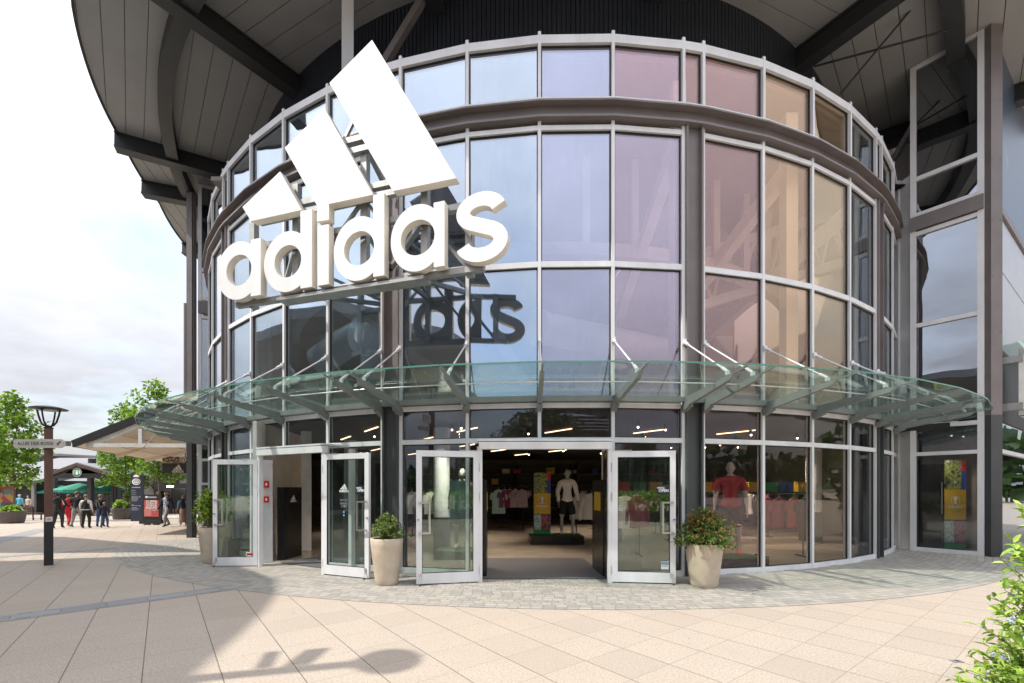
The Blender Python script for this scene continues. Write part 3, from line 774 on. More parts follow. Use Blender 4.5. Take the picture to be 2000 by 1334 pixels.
mb = MB(); mb.prism([(4.44, DY - 8.7), (11.0, DY - 8.7), (11.0, DY + 8.7), (4.44, DY + 8.7)], 9.47, 9.50); mb.build('light_fill_panel', sk_, BLD)  # translucent panel added overhead to let daylight brighten the atrium
# white roof structure inside the drum
tr = MB()
for i in range(60):
    a = radians(-70) + radians(120) * i / 60; b = radians(-70) + radians(120) * (i + 1) / 60
    tr.prism([(p.x, p.y) for p in (pol(a, 9.9), pol(b, 9.9), pol(b, 9.65), pol(a, 9.65))], 7.05, 7.35)
for k in range(-12, 10):
    th = radians(-4 + 7 * k)
    if -68 < math.degrees(th) < 50:
        p = pol(th, 9.78); tr.bar((p.x, p.y, 7.35), (p.x, p.y, 9.4), 0.16, 0.16)
tr.build('atrium_ring', M['inwhite'], BLD)
for a in (-44, -17.5, 9.0, 22, 35):
    th = radians(a); mb = MB(); p = pol(th, R - 0.5, 8.2); q = pol(th + 0.25, 4.5, 4.7)
    mb.bar(p, q, 0.22, 0.30)
    p2 = pol(th, R - 0.45, 3.2); mb.bar(p2, (p2.x, p2.y, 9.3), 0.24, 0.24)
    mb.build('atrium_beam', M['inwhite'], BLD)
for (A, B) in ((at(1360, 500, 12), at(1720, 390, 13.5)), (at(1360, 600, 12), at(1720, 490, 13.5))):
    mb = MB(); mb.bar(A, B, 0.2, 0.24); mb.build('atrium_truss', M['inwhite'], BLD)
mb = MB()
for i in range(7):
    f0 = i / 7; A = at(1360, 500, 12).lerp(at(1720, 390, 13.5), f0); B = at(1360, 600, 12).lerp(at(1720, 490, 13.5), f0 + 1/14); Cc = at(1360, 500, 12).lerp(at(1720, 390, 13.5), f0 + 1/7)
    mb.bar(A, B, 0.1, 0.1); mb.bar(B, Cc, 0.1, 0.1)
mb.build('truss_web', M['inwhite'], BLD)
mb = MB(); A = at(1050, 640, 10.0); B = at(1330, 694, 12.6); mb.tube([A, B], 0.36, 24); e = (A - B).normalized()
mb.tube([A + e*0.02, A - e*0.1], 0.40, 24); mb.build('air_duct', M['duct'], BLD)
mb = MB(); A = at(735, 735, 10.6)
pts = [A, A + Vector((0, 0, 0.5)), A + Vector((-0.1, 0.05, 0.85)), A + Vector((-0.45, 0.15, 1.0)), A + Vector((-1.0, 0.35, 0.8)), A + Vector((-1.6, 0.6, 0.5))]
mb.tube(pts, 0.36, 20); mb.build('air_duct', M['duct'], BLD)

# ------------------------------------------------------------------ glass canopy
CAN = MB(); CR0, CR1, CZ0, CZ1 = R + 0.03, R + 1.668, 3.24, 3.403
kk = [-9, -8, -7, -6, -5, -4, -3, -2, -1, 0, 1, 2, 3, 4, 5, 6, 7, 8, 9, 10, 11, 12]
for k0, k1 in zip(kk[:-1], kk[1:]):
    rail(CAN, k0, k1, Z_CAN - 0.02, Z_CAN + 0.075, R + 0.01, R + 0.11)
canopy = CAN.build('canopy_rail', M['canopy_steel'], BLD)
th_end = kang(12) + 0.088
angs = [kang(k) for k in kk] + [th_end]
for a, b in zip(angs[:-1], angs[1:]):
    mb = MB(); e = 0.0007
    p0, p1 = pol(a + e, CR1, CZ1), pol(b - e, CR1, CZ1); q0, q1 = pol(a + e, CR0 + 0.05, CZ0), pol(b - e, CR0 + 0.05, CZ0)
    mb.quad3(p0, p1, q1, q0, 0.016)
    mb.build('canopy_glass', M['canopyglass'], canopy)
    mb = MB(); mb.bar(p0 - Vector((0, 0, 0.0085)), p1 - Vector((0, 0, 0.0085)), 0.012, 0.022); mb.build('glass_edge', M['glassedge'], canopy)
for i, k in enumerate(kk):
    th = kang(k); mb = MB(); n3 = Vector((sin(th), -cos(th), 0)); t3 = Vector((cos(th), sin(th), 0))
    def rp(r, z): return pol(th, r, z)
    zz = lambda r: CZ0 + (CZ1 - CZ0) * (r - CR0) / (CR1 - CR0) - 0.03
    r0, r1 = R + 0.05, R + 1.38
    vs = []
    for r, dz in ((r0, 0.17), (r0 + 0.25, 0.15), (r1 - 0.08, 0.085), (r1, 0.03)):
        for s in (-1, 1):
            p = rp(r, zz(r)) + t3 * s * 0.035; vs += [p, p - Vector((0, 0, dz))]
    fs = []
    for j in range(3):
        a = 4*j; b = a + 4
        fs += [(a, b, b+1, a+1), (a+2, a+3, b+3, b+2), (a, a+2, b+2, b), (a+1, b+1, b+3, a+3)]
    fs += [(0, 1, 3, 2), (12, 14, 15, 13)]
    mb.add(vs, fs)
    mb.bar(rp(r1 - 0.02, zz(r1) - 0.01), rp(CR1 - 0.01, zz(CR1) - 0.0), 0.03, 0.02)
    mb.bar(rp(R + 0.0, Z_CAN - 0.14), rp(R + 0.2, Z_CAN - 0.06), 0.10, 0.12)
    mb.build('canopy_rib', M['canopy_steel'], canopy)
    mb = MB(); a = rp(R + 0.02, 4.24); b = rp(R + 1.22, zz(R + 1.22) + 0.07)
    mb.tube([a, b], 0.014, 8); dr = (b - a).normalized()
    mb.tube([a, a + dr * 0.16], 0.03, 8); mb.tube([b - dr * 0.16, b], 0.026, 8); mb.box(tuple(a), (0.06, 0.06, 0.09)); mb.box(tuple(b - Vector((0, 0, 0.02))), (0.05, 0.05, 0.06))
    mb.build('canopy_rod', M['frame'], canopy)
mb = MB()
for a, b in zip(angs[:-1], angs[1:]):
    r = R + 0.95; mb.tube([pol(a, r, 3.275), pol(b, r, 3.275)], 0.011, 6)
mb.build('canopy_bar', M['chrome'], canopy)

# ------------------------------------------------------------------ doorways and doors
def portal(A, B, ka_, kb_, h=2.26):
    """projecting lintel and jambs between hinge points A (left) and B (right)"""
    A, B = Vector((A[0], A[1], 0)), Vector((B[0], B[1], 0)); d = (B - A).normalized(); nb = Vector((-d.y, d.x, 0)); up = Vector((0, 0, 1))
    mb = MB()
    mb.bar(A + up*(h+0.06) - d*0.02 , B + up*(h+0.06) + d*0.02, 0.14, 0.12)
    mb.bar(A + up*(h+0.15) + nb*0.25 - d*0.05, B + up*(h+0.15) + nb*0.25 + d*0.05, 0.62, 0.03)
    for P, s in ((A, -1), (B, 1)):
        mb.bar(P - d*0.0, P + up*h, 0.07, 0.09, 0, nb)
        if A.x < -2 and s < 0: continue
        Q = P + nb * 0.62 + d * s * 0.05
        mb.bar(Q, Q + up * (h + 0.1), 0.08, 0.10, 0, nb)
    mb.build('door_frame', M['frame'], BLD)
    for P, s in ((A, -1), (B, 1)):
        if A.x < -2: continue
        p = P + nb*0.06; q = P + nb*0.56 + d*s*0.04
        mb = MB(); mb.quad3(p + up*0.02, q + up*0.02, q + up*h, p + up*h, 0.03); mb.build('door_side_panel', M['black'] if A.x > -2 else M['frame'], BLD)
LOGO = {}
def door(Ah, Bf, h=2.22, handle='f'):
    """glazed leaf from hinge side Ah to free edge Bf"""
    A, B = Vector((Ah[0], Ah[1], 0)), Vector((Bf[0], Bf[1], 0)); d = (B - A).normalized(); W = (B - A).length
    nn = Vector((d.y, -d.x, 0)); nn = nn if nn.y < 0 else -nn; up = Vector((0, 0, 1))
    P = lambda x, z, o=0.0: A + d*x + up*z + nn*o
    mb = MB(); z0 = 0.025; t = 0.055
    mb.bar(P(0.045, z0), P(0.045, h), 0.09, t, 0, nn); mb.bar(P(W-0.045, z0), P(W-0.045, h), 0.09, t, 0, nn)
    mb.bar(P(0.09, h-0.05), P(W-0.09, h-0.05), t, 0.10); mb.bar(P(0.09, z0+0.085), P(W-0.09, z0+0.085), t, 0.17)
    leaf = mb.build('door', M['frame'], BLD)
    mb = MB(); mb.quad3(P(0.09, 0.19), P(W-0.09, 0.19), P(W-0.09, h-0.1), P(0.09, h-0.1), 0.012); mb.build('door_glass', M['doorglass'], leaf)
    mb = MB()
    for x0, x1, za, zb in ((0.09, 0.10, 0.195, h-0.1), (W-0.10, W-0.09, 0.195, h-0.1)):
        mb.bar(P((x0+x1)/2, za, 0.012), P((x0+x1)/2, zb, 0.012), 0.010, 0.02, 0, nn)
    mb.bar(P(0.10, 0.2, 0.012), P(W-0.10, 0.2, 0.012), 0.02, 0.010); mb.bar(P(0.10, h-0.105, 0.012), P(W-0.10, h-0.105, 0.012), 0.02, 0.010)
    mb.build('gasket', M['frame_in'], leaf)
    for o in (0.075, -0.075):
        mb = MB(); s = 1 if o > 0 else -1
        mb.bar(P(W-0.05, 1.36, 0.02*s), P(W-0.05, 1.36, o), 0.028, 0.028); mb.bar(P(W-0.05, 0.86, 0.02*s), P(W-0.05, 0.86, o), 0.028, 0.028)
        mb.bar(P(W-0.064, 1.36, o), P(W-0.20, 1.36, o), 0.026, 0.026, 0, up); mb.bar(P(W-0.064, 0.86, o), P(W-0.20, 0.86, o), 0.026, 0.026, 0, up)
        mb.bar(P(W-0.213, 0.847, o), P(W-0.213, 1.373, o), 0.026, 0.026, 0, nn); mb.build('handle', M['chrome'], leaf)
    for z in (0.22, 1.45, 1.95): mb = MB(); mb.tube([P(-0.012, z-0.07, 0.01), P(-0.012, z+0.07, 0.01)], 0.014, 8); mb.build('hinge', M['chrome'], leaf)
    mb = MB(); mb.bar(P(W-0.07, 0.15, 0.04), P(W-0.05, 0.03, 0.09), 0.014, 0.014); mb.box(tuple(P(W-0.07, 0.16, 0.035)), (0.03, 0.03, 0.07)); mb.tube([P(W-0.05, 0.012, 0.09), P(W-0.05, 0.035, 0.09)], 0.016, 8, 1); mb.build('door_stop', [M['chrome'], M['blackm']], leaf)
    mb = MB(); mb.bar(P(0.02, h+0.012, -0.01), P(0.32, h+0.012, 0.03), 0.03, 0.012); mb.build('closer_arm', M['chrome'], leaf)
    mb = MB(); mb.box((0, 0, 0), (0.028, 0.012, 0.06), frame_M(P(W-0.03, 1.08, 0.034), d)); mb.build('lock', M['dtext'], leaf)
    return leaf, P, d, nn, W
CA, CB = gp(938, 1137), gp(1191, 1137.5)
portal((CA.x, CA.y), (CB.x, CB.y), 2, 4)
D1 = door((CA.x - 0.03, CA.y - 0.03), tuple(gp(813, 1143.5))[:2])
D2 = door((CB.x + 0.03, CB.y - 0.03), tuple(gp(1319, 1141.5))[:2])
LA, LB = gp(508, 1106), gp(634, 1122)
portal((LA.x, LA.y), (LB.x, LB.y), -3, -1)
D3 = door((LA.x - 0.03, LA.y - 0.02), tuple(gp(417, 1107))[:2], 2.18)
D4 = door((LB.x + 0.0, LB.y - 0.03), tuple(gp(722, 1131.5))[:2])
# ------------------------------------------------------------------ the big sign
S0 = Vector((-4.068, 7.548, 4.833)); SD = Vector((0.9553, -0.2957, 0)).normalized()
SIGN = empty('store_sign', (S0.x, S0.y, S0.z), 0, 'huge white three bar logo and lettering on a steel lattice before the glass', 'sign')
def arc(cx, cy, rx, ry, a0, a1, n):
    return [(cx + rx*cos(radians(a0 + (a1-a0)*i/n)), cy + ry*sin(radians(a0 + (a1-a0)*i/n))) for i in range(n + 1)]
def ring_letter(sl, sr, stem, top, zc=0.475, ry=0.495, hole=None):
    """round bowl with a straight stem on the right: a (top = x-height) or d"""
    sx = sr - stem; rx = (sr - 0.005 - sl) / 2; c = sl + rx
    al = math.degrees(math.acos(max(-1, min(1, (sx - c) / rx))))
    outer = arc(c, zc, rx, ry, al, 360 - al, 40)
    outer += [(sx, 0.0), (sr, 0.0), (sr, top), (sx, top)]
    hw = (sx + 0.015 - (sl + stem * 0.98)) / 2
    return [outer, arc(sl + stem * 0.98 + hw, zc + 0.005, hw, 0.262, 0, 351, 39)]
def s_letter(sl, sr):
    """geometric s as one closed outline"""
    c = (sl + sr) / 2; w = (sr - sl) / 2
    # centre line of the stroke
    pts = arc(c - 0.005, 0.675, w - 0.10, 0.185, 18, 90, 8) + arc(c - 0.005, 0.675, w - 0.115, 0.185, 97, 270, 16)[:-2]
    pts = arc(c, 0.69, w - 0.125, 0.175, 14, 248, 26) 
    low = arc(c + 0.005, 0.265, w - 0.105, 0.192, 68, -166, 26)
    line = pts + low
    L, Rr = [], []
    for i, p in enumerate(line):
        a = line[max(0, i-1)]; b = line[min(len(line)-1, i+1)]
        dx, dy = b[0]-a[0], b[1]-a[1]; l = hypot(dx, dy); nx, ny = -dy/l, dx/l
        tw = 0.105
        L.append((p[0]+nx*tw, p[1]+ny*tw*0.95)); Rr.append((p[0]-nx*tw, p[1]-ny*tw*0.95))
    return [L + Rr[::-1]]
LETTERS = [('letter', ring_letter(-0.833, 0.114, 0.212, 0.955)), ('letter', ring_letter(0.181, 1.141, 0.222, 1.25)),
           ('letter', [[(1.246, 0), (1.462, 0), (1.462, 0.95), (1.246, 0.95)]]), ('letter', ring_letter(1.557, 2.461, 0.192, 1.25)),
           ('letter', ring_letter(2.572, 3.454, 0.172, 0.945)), ('letter', s_letter(3.620, 4.405))]
BARS = [[(-0.274, 1.541), (-0.09, 1.27), (0.941, 1.27), (0.513, 1.98)],
        [(0.608, 2.348), (1.24, 1.288), (1.24, 1.03), (1.464, 1.02), (1.464, 1.268), (2.267, 1.262), (1.383, 2.796)],
        [(1.476, 3.181), (2.609, 1.25), (3.639, 1.235), (2.248, 3.634)]]
SM = frame_M(S0, SD)
def face_split(vs, fs, m2):
    """front and back keep slot 0, returns take slot 1"""
    out = []
    for f in fs:
        a, b, c = vs[f[0]], vs[f[1]], vs[f[2]]
        n = (b - a).cross(c - a)
        out.append(0 if n.length > 0 and abs(n.normalized().z) > 0.7 else 1)
    return out
TH = 0.065
def plate(loops, name, parent, mats, Mx, ext=TH, off=0.0):
    vs, fs = solid(loops, ext); mb = MB(); sp = face_split(vs, fs, None)
    Mo = Mx @ Matrix.Translation((0, 0, off))
    for f, k in zip(fs, sp): pass
    o = len(mb.v)
    mb.add(vs, fs, 0, Mo); mb.mi = sp
    return mb.build(name, mats, parent)
for nm, lp in LETTERS: plate(lp, nm, SIGN, [M['white'], M['cream']], SM, TH, -TH)
for bp in BARS: plate([bp], 'logo_bar', SIGN, [M['white'], M['cream']], SM, 0.07, -0.07)
def sp_(s, z, back=0.0): return SM @ Vector((s, z, -back))
fr = MB()
for z, a, b in ((-0.02, -0.6, 4.0), (0.93, -0.6, 4.2), (1.36, -0.1, 3.5), (1.52, -0.1, 3.4), (2.16, 0.9, 2.95), (2.34, 0.9, 2.9)):
    fr.bar(sp_(a, z, 0.20), sp_(b, z, 0.20), 0.09, 0.09)
fr.bar(sp_(0.4, -0.09, 0.16), sp_(3.1, -0.09, 0.16), 0.24, 0.05)
for s, z1 in ((0.62, 1.9), (1.95, 3.0), (3.02, 2.0), (-0.3, 1.4), (3.75, 0.95)):
    fr.bar(sp_(s, -0.08, 0.27), sp_(s, z1, 0.27), 0.11, 0.11, 0, SD)
for (a, b, c, d) in ((0.62, 0.0, 1.95, 1.4), (1.95, 1.4, 3.02, 0.0), (1.3, 2.0, 1.95, 3.0), (3.02, 0.9, 3.75, 0.0)):
    fr.bar(sp_(a, b, 0.24), sp_(c, d, 0.24), 0.05, 0.05)
# brackets back to the facade columns
for s, z in ((0.62, 0.93), (1.95, 0.93), (1.95, 2.3), (3.02, 0.93)):
    p = sp_(s, z, 0.27); c = Vector((DX, DY, 0)); v = Vector((p.x, p.y, 0)) - c
    tgt = c + v.normalized() * (R + 0.0)
    th = 0.5 * (kang(0) + kang(1)) if s > 1 else kang(-2)
    tgt = pol(th, R + 0.02)
    fr.bar(p, (tgt.x, tgt.y, p.z + 0.0), 0.08, 0.08)
    if z == 0.93: fr.bar(p, (tgt.x, tgt.y, p.z + 0.8), 0.05, 0.05)
fr.build('sign_frame', M['galv'], SIGN)

# small flat versions of the mark for doors, totems and banners
def mark(Mx, height, m, name, parent, words=True):
    """three bars (and the word) in local xy centred on Mx, total height given"""
    k = height / (3.65 if words else 2.4); z0 = 0.0 if words else 1.25
    mb = MB()
    T = Mx @ Matrix.Scale(k, 4) @ Matrix.Translation((-1.7, -z0 - (1.82 if words else 1.2), 0))
    for bp in BARS:
        bp2 = [p for p in bp if p[1] > 1.2] if words is not True else bp
        vs, fs = solid([bp2], 0.02 / max(k, 0.02) * 0.1); mb.add(vs, fs, 0, T)
    if words:
        for nm, lp in LETTERS: vs, fs = solid(lp, 0.02 / max(k, 0.02) * 0.1); mb.add(vs, fs, 0, T)
    return mb.build(name, m, parent)
def label_text(body, size, Mx, m, parent, name='lettering', bold=0.0, space=1.0, align='CENTER', ext=0.0015):
    vs, fs = text(body, size, ext, bold, align, space); mb = MB(); mb.add(vs, fs, 0, Mx); return mb.build(name, m, parent)
# door stickers
def on_leaf(D, x, z, o=0.016):
    leaf, P, d, nn, W = D
    return frame_M(P(x, z, o), d if d.x > 0 else -d)
def sticker(D, x, z, w, h, m, name='sticker'):
    mb = MB(); mb.box((0, 0, 0), (w, h, 0.003), on_leaf(D, x, z, 0.012)); return mb.build(name, m, D[0])
for D, xr in ((D2, -0.20), (D4, -0.19)):
    W = D[4]; st = sticker(D, W + xr + 0.0, 1.575, 0.20, 0.15, M['navy'], 'open_sign')
    label_text("WE'RE", 0.042, on_leaf(D, W + xr - 0.035, 1.60), M['ltext'], D[0], bold=0.0012)
    label_text("OPEN", 0.062, on_leaf(D, W + xr + 0.01, 1.555), M['ltext'], D[0], bold=0.002)
W = D2[4]
sticker(D2, W - 0.17, 0.315, 0.125, 0.13, M['ltext'], 'notice'); mb = MB(); mb.box((0, 0.035, 0), (0.12, 0.035, 0.003), on_leaf(D2, W - 0.17, 0.32, 0.0145)); mb.box((0, -0.02, 0), (0.10, 0.012, 0.003), on_leaf(D2, W - 0.17, 0.32, 0.0145)); mb.build('notice_print', M['skyblue'], D2[0])
mb = MB(); mb.box((0, 0, 0), (0.115, 0.008, 0.003), on_leaf(D2, W - 0.17, 0.332, 0.0165)); mb.build('notice_line', M['signred'], D2[0])
for i, (t, s) in enumerate((('www.', 0.02), ('adidas.com', 0.024), ('STORE', 0.02))):
    label_text(t, s * 1.3, on_leaf(D2, 0.14, 1.30 - 0.035 * i), M['ltext'], D2[0])
W = D4[4]
mark(on_leaf(D4, 0.48, 1.60), 0.15, M['ltext'], 'logo', D4[0])
label_text('GOT IT?', 0.05, on_leaf(D4, 0.48, 1.38), M['greylet'], D4[0]); label_text('ADIDAS', 0.05, on_leaf(D4, 0.48, 1.32), M['greylet'], D4[0]); label_text('.COM', 0.05, on_leaf(D4, 0.48, 1.27), M['greylet'], D4[0])
sticker(D4, 0.48, 1.17, 0.03, 0.03, M['skyblue']); sticker(D4, 0.48, 1.11, 0.03, 0.03, M['skyblue']); sticker(D3, 0.14, 0.25, 0.16, 0.045, M['signred'])

# ------------------------------------------------------------------ skinned figures
def skin_mesh(verts, edges, radii, subdiv=1, root=0):
    me = bpy.data.meshes.new('tmp'); me.from_pydata([tuple(v) for v in verts], edges, []); me.update()
    ob = bpy.data.objects.new('tmp', me); COL.objects.link(ob)
    md = ob.modifiers.new('Skin', 'SKIN'); md.use_smooth_shade = True; md.branch_smoothing = 0.6
    if not me.skin_vertices: pass
    d = me.skin_vertices[0].data
    for i, r in enumerate(radii): d[i].radius = (r, r) if not isinstance(r, tuple) else r; d[i].use_root = (i == root)
    sb = ob.modifiers.new('Sub', 'SUBSURF'); sb.levels = subdiv; sb.render_levels = subdiv
    dg = bpy.context.evaluated_depsgraph_get()
    m2 = bpy.data.meshes.new_from_object(ob.evaluated_get(dg))
    vs = [v.co.copy() for v in m2.vertices]; fs = [tuple(p.vertices) for p in m2.polygons]
    bpy.data.objects.remove(ob); bpy.data.meshes.remove(me); bpy.data.meshes.remove(m2)
    return vs, fs
def seg_dist(p, a, b):
    ab = b - a; t = max(0.0, min(1.0, (p - a).dot(ab) / max(1e-9, ab.length_squared)))
    return (p - (a + ab * t)).length, t
def figure(H=1.75, build=1.0, stride=0.0, armL=None, armR=None, lean=0.0, turn=0.0, belly=0.0, legs=0.105, fingers=True, female=False):
    """skeleton in local space facing +y; returns verts, faces and the body region of every face"""
    s = H / 1.75; V = []; E = []; RR = []; tagv = []
    def v(x, y, z, r, parent=None, t=''):
        y += lean * max(0.0, z - 0.9)
        V.append(Vector((x*s, y*s, z*s))); RR.append(r*s); tagv.append(t)
        if parent is not None: E.append((parent, len(V)-1))
        return len(V)-1
    bw = build
    pel = v(0, 0, 0.95, 0.135*bw, None, 'hip'); sp1 = v(0, 0.012*belly, 1.10, (0.125 + 0.02*belly)*bw, pel, 'torso'); ch = v(0, 0, 1.27, 0.145*bw, sp1, 'torso')
    up = v(0, -0.005, 1.40, 0.12*bw, ch, 'torso'); nk = v(0, 0.0, 1.49, 0.055, up, 'neck'); hb = v(0, 0.012, 1.57, 0.052, nk, 'neck')
    for sg in (-1, 1):
        ph = sg * stride
        hip = v(sg*0.085*bw, 0, 0.88, 0.095*bw, pel, 'hip')
        kn = v(sg*legs, 0.03 + 0.17*ph + 0.06*abs(ph), 0.49 + 0.01*abs(ph), 0.063*bw, hip, 'leg')
        back = -1 if ph < 0 else 1
        ank = v(sg*legs, -0.02 + (0.30*ph if ph > 0 else 0.36*ph), 0.085 + (0.05*abs(ph) if ph < 0 else 0), 0.041, kn, 'leg')
        toe = v(sg*(legs+0.02), 0.14 + (0.30*ph if ph > 0 else 0.33*ph), 0.038, 0.036, ank, 'shoe')
        heel = v(sg*legs, -0.065 + (0.30*ph if ph > 0 else 0.36*ph), 0.04 + (0.06*abs(ph) if ph < 0 else 0), 0.036, ank, 'shoe')
        sh = v(sg*0.185*max(1.0, bw*0.96), 0, 1.41, 0.066*bw, up, 'sleeve')
        el, wr = ((sg*0.25*max(1, bw*0.95), -0.03 - 0.10*ph, 1.13), (sg*0.27*max(1, bw*0.95), 0.05 - 0.22*ph, 0.89))
        arm = armL if sg < 0 else armR
        if arm: el, wr = arm
        e = v(*el, 0.046*bw, sh, 'sleeve'); w = v(*wr, 0.031, e, 'forearm')
        dv = (V[w] - V[e]).normalized()
        pm = V[w] / s + dv * 0.07; pmi = v(pm.x, pm.y - lean * max(0.0, pm.z - 0.9), pm.z, 0.030, w, 'hand')
        if fingers:
            side = dv.cross(Vector((1, 0, 0))).normalized()
            for j, (of, ln) in enumerate(((-0.027, 0.062), (-0.009, 0.075), (0.010, 0.071), (0.028, 0.055))):
                q = pm + dv * 0.045 + side * of; q2 = pm + dv * (0.045 + ln) + side * of * 1.15 + Vector((-sg*0.014, 0.008, 0))
                a = v(q.x, q.y - lean * max(0.0, q.z - 0.9), q.z, 0.0095, pmi, 'hand'); v(q2.x, q2.y - lean * max(0.0, q2.z - 0.9), q2.z, 0.008, a, 'hand')
            q = pm - dv * 0.02 - side * 0.04; q2 = pm + dv * 0.03 - side * 0.058
            a = v(q.x, q.y - lean * max(0.0, q.z - 0.9), q.z, 0.011, w, 'hand'); v(q2.x, q2.y - lean * max(0.0, q2.z - 0.9), q2.z, 0.009, a, 'hand')
    vs, fs = skin_mesh(V, E, RR, 1)
    segs = [(V[a], V[b], tagv[b], RR[b]) for a, b in E]
    vt = []
    for p in vs:
        best = min(((seg_dist(p, a, b)[0] - r * 0.5), t) for a, b, t, r in segs); vt.append(best[1])
    for i, p in enumerate(vs):
        if vt[i] in ('torso', 'hip') : p.y *= 0.80
        if vt[i] == 'head': pass
    reg = []
    for f in fs:
        c = sum((vs[i] for i in f), Vector()) / len(f)
        t = min(((seg_dist(c, a, b)[0] - r * 0.5), t) for a, b, t, r in segs)[1]
        reg.append((t, c.z / s, c))
    # head: skull, jaw, nose, brow and ears shaped on one closed surface
    o = len(vs); nu, nv = 22, 16; hv = []
    for i in range(nv + 1):
        t = pi * i / nv
        for k in range(nu):
            a = 2*pi*k/nu; dx, dy, dz = sin(t)*cos(a), sin(t)*sin(a), -cos(t)
            x, y, z = 0.074*dx, 0.096*dy, 0.118*dz
            if dz < 0: x *= 1 + 0.28*dz; y = y * (1 + 0.20*dz) + 0.016*(-dz)
            fr = max(0.0, dy)
            y += 0.026 * math.exp(-((dx/0.16)**2 + ((dz+0.12)/0.20)**2)) * fr - 0.010 * math.exp(-(((abs(dx)-0.42)/0.16)**2 + ((dz-0.10)/0.12)**2)) * fr
            y -= 0.006 * math.exp(-((dx/0.3)**2 + ((dz+0.50)/0.07)**2)) * fr
            ear = math.exp(-(((dy+0.05)/0.16)**2 + ((dz+0.03)/0.20)**2)) * abs(dx); x += (1 if dx > 0 else -1) * 0.016 * ear
            hv.append(Vector((x*s, (y + 0.012)*s + lean*0.7*s, (1.635 + z)*s)))
    vs = vs + hv
    for i in range(nv):
        for k in range(nu):
            f = (o+i*nu+k, o+i*nu+(k+1) % nu, o+(i+1)*nu+(k+1) % nu, o+(i+1)*nu+k); fs = fs + [f]
            reg.append(('head', 1.6, hv[i*nu+k]))
    return vs, fs, reg, V
def dress(fig, rule, inflate=None):
    """material index per face from rule(region, height, point)"""
    vs, fs, reg, V = fig
    mi = [rule(*r) for r in reg]
    if inflate:
        nrm = [Vector() for _ in vs]; cnt = [0] * len(vs); am = [0.0] * len(vs)
        for f, k in zip(fs, mi):
            n = (vs[f[1]] - vs[f[0]]).cross(vs[f[2]] - vs[f[0]])
            for i in f: nrm[i] += n; am[i] = max(am[i], inflate.get(k, 0.0)); 
        vs = [p + (n.normalized() * a * (0.75 + 0.6 * mnoise.noise(p * 9)) if n.length > 0 else Vector()) for p, n, a in zip(vs, nrm, am)]
    mb = MB(); mb.add(vs, fs, 0, None, True); mb.mi = mi
    return mb
SKIN = mat('skin', (0.50, 0.32, 0.24), 0.55, 0.0, 0.05, 8.0)
def cloth(name, c, var=0.15): return mat(name, c, 0.85, 0.0, var, 14.0, 0.25, 30)
def std_rule(sleeve_to=0.0, trouser_to=0.12, top_from=0.93, neck_to=1.45):
    def rule(t, z, c):
        if t == 'head': return 0
        if t == 'neck': return 1 if z < neck_to + 0.03 else 0
        if t in ('torso', 'sleeve'): return 1
        if t == 'forearm': return 1 if z > sleeve_to else 0
        if t == 'hand': return 0
        if t == 'hip': return 1 if z > top_from else 2
        if t == 'leg': return 2 if z > trouser_to else 3
        return 3
    return rule
def hair_cap(H, m, root, Mx, length=0.0, bun=False, bald=0.0):
    s = H / 1.75; mb = MB(); vs = []; fs = []
    n, mm_ = 14, 9
    for i in range(mm_ + 1):
        t = pi * i / mm_
        for k in range(n):
            a = 2*pi*k/n
            x, y, z = 0.092*sin(t)*cos(a), 0.105*sin(t)*sin(a), 0.105*cos(t)
            front = max(0.0, sin(a) * sin(t))
            zmin = -0.045 - length * (1 - front) + 0.095 * min(1.0, front * 1.6)
            if z < zmin: z = zmin; x *= 0.97; y *= 0.97
            wv = 1 + 0.07 * mnoise.noise(Vector((x*40, y*40, z*40)))
            vs.append(Vector((x*wv*s, (y*wv - 0.006)*s, (1.645 + z)*s)))
    for i in range(mm_):
        for k in range(n): fs.append((i*n+k, (i+1)*n+k, (i+1)*n+(k+1) % n, i*n+(k+1) % n))
    mb.add(vs, fs, 0, Mx, True)
    if bun: mb.sphere(tuple(Mx @ Vector((0, -0.09*s, 1.72*s))), 0.05*s, 8, 6)
    return mb.build('hair', m, root)
# ------------------------------------------------------------------ foliage
def rvec(r):
    while True:
        v = Vector((r.uniform(-1, 1), r.uniform(-1, 1), r.uniform(-1, 1)))
        if 0.01 < v.length < 1: return v.normalized()
def leaf(mb, p, d, n, L, W, mi, fold=0.25):
    d = d.normalized(); x = d.cross(n)
    if x.length < 1e-4: x = d.orthogonal()
    x.normalize(); n = x.cross(d)
    m1 = p + d * L * 0.35; m2 = p + d * L * 0.72 - n * L * 0.04; tip = p + d * L - n * L * 0.16
    vs = [p, m1 + x*W*0.5 + n*W*fold, m2 + x*W*0.36 + n*W*fold*0.7, tip, m2 - x*W*0.36 + n*W*fold*0.7, m1 - x*W*0.5 + n*W*fold, m1, m2]
    mb.add(vs, [(0, 6, 1), (6, 7, 2, 1), (7, 3, 2), (0, 5, 6), (5, 4, 7, 6), (4, 3, 7)], mi)
def leaf4(mb, p, d, n, L, W, mi):
    d = d.normalized(); x = d.cross(n)
    if x.length < 1e-4: x = d.orthogonal()
    x.normalize(); n = x.cross(d)
    mid = p + d * L * 0.5
    mb.add([p, mid + x*W*0.5 + n*W*0.2, p + d*L, mid - x*W*0.5 + n*W*0.2], [(0, 2, 1), (0, 3, 2)], mi)
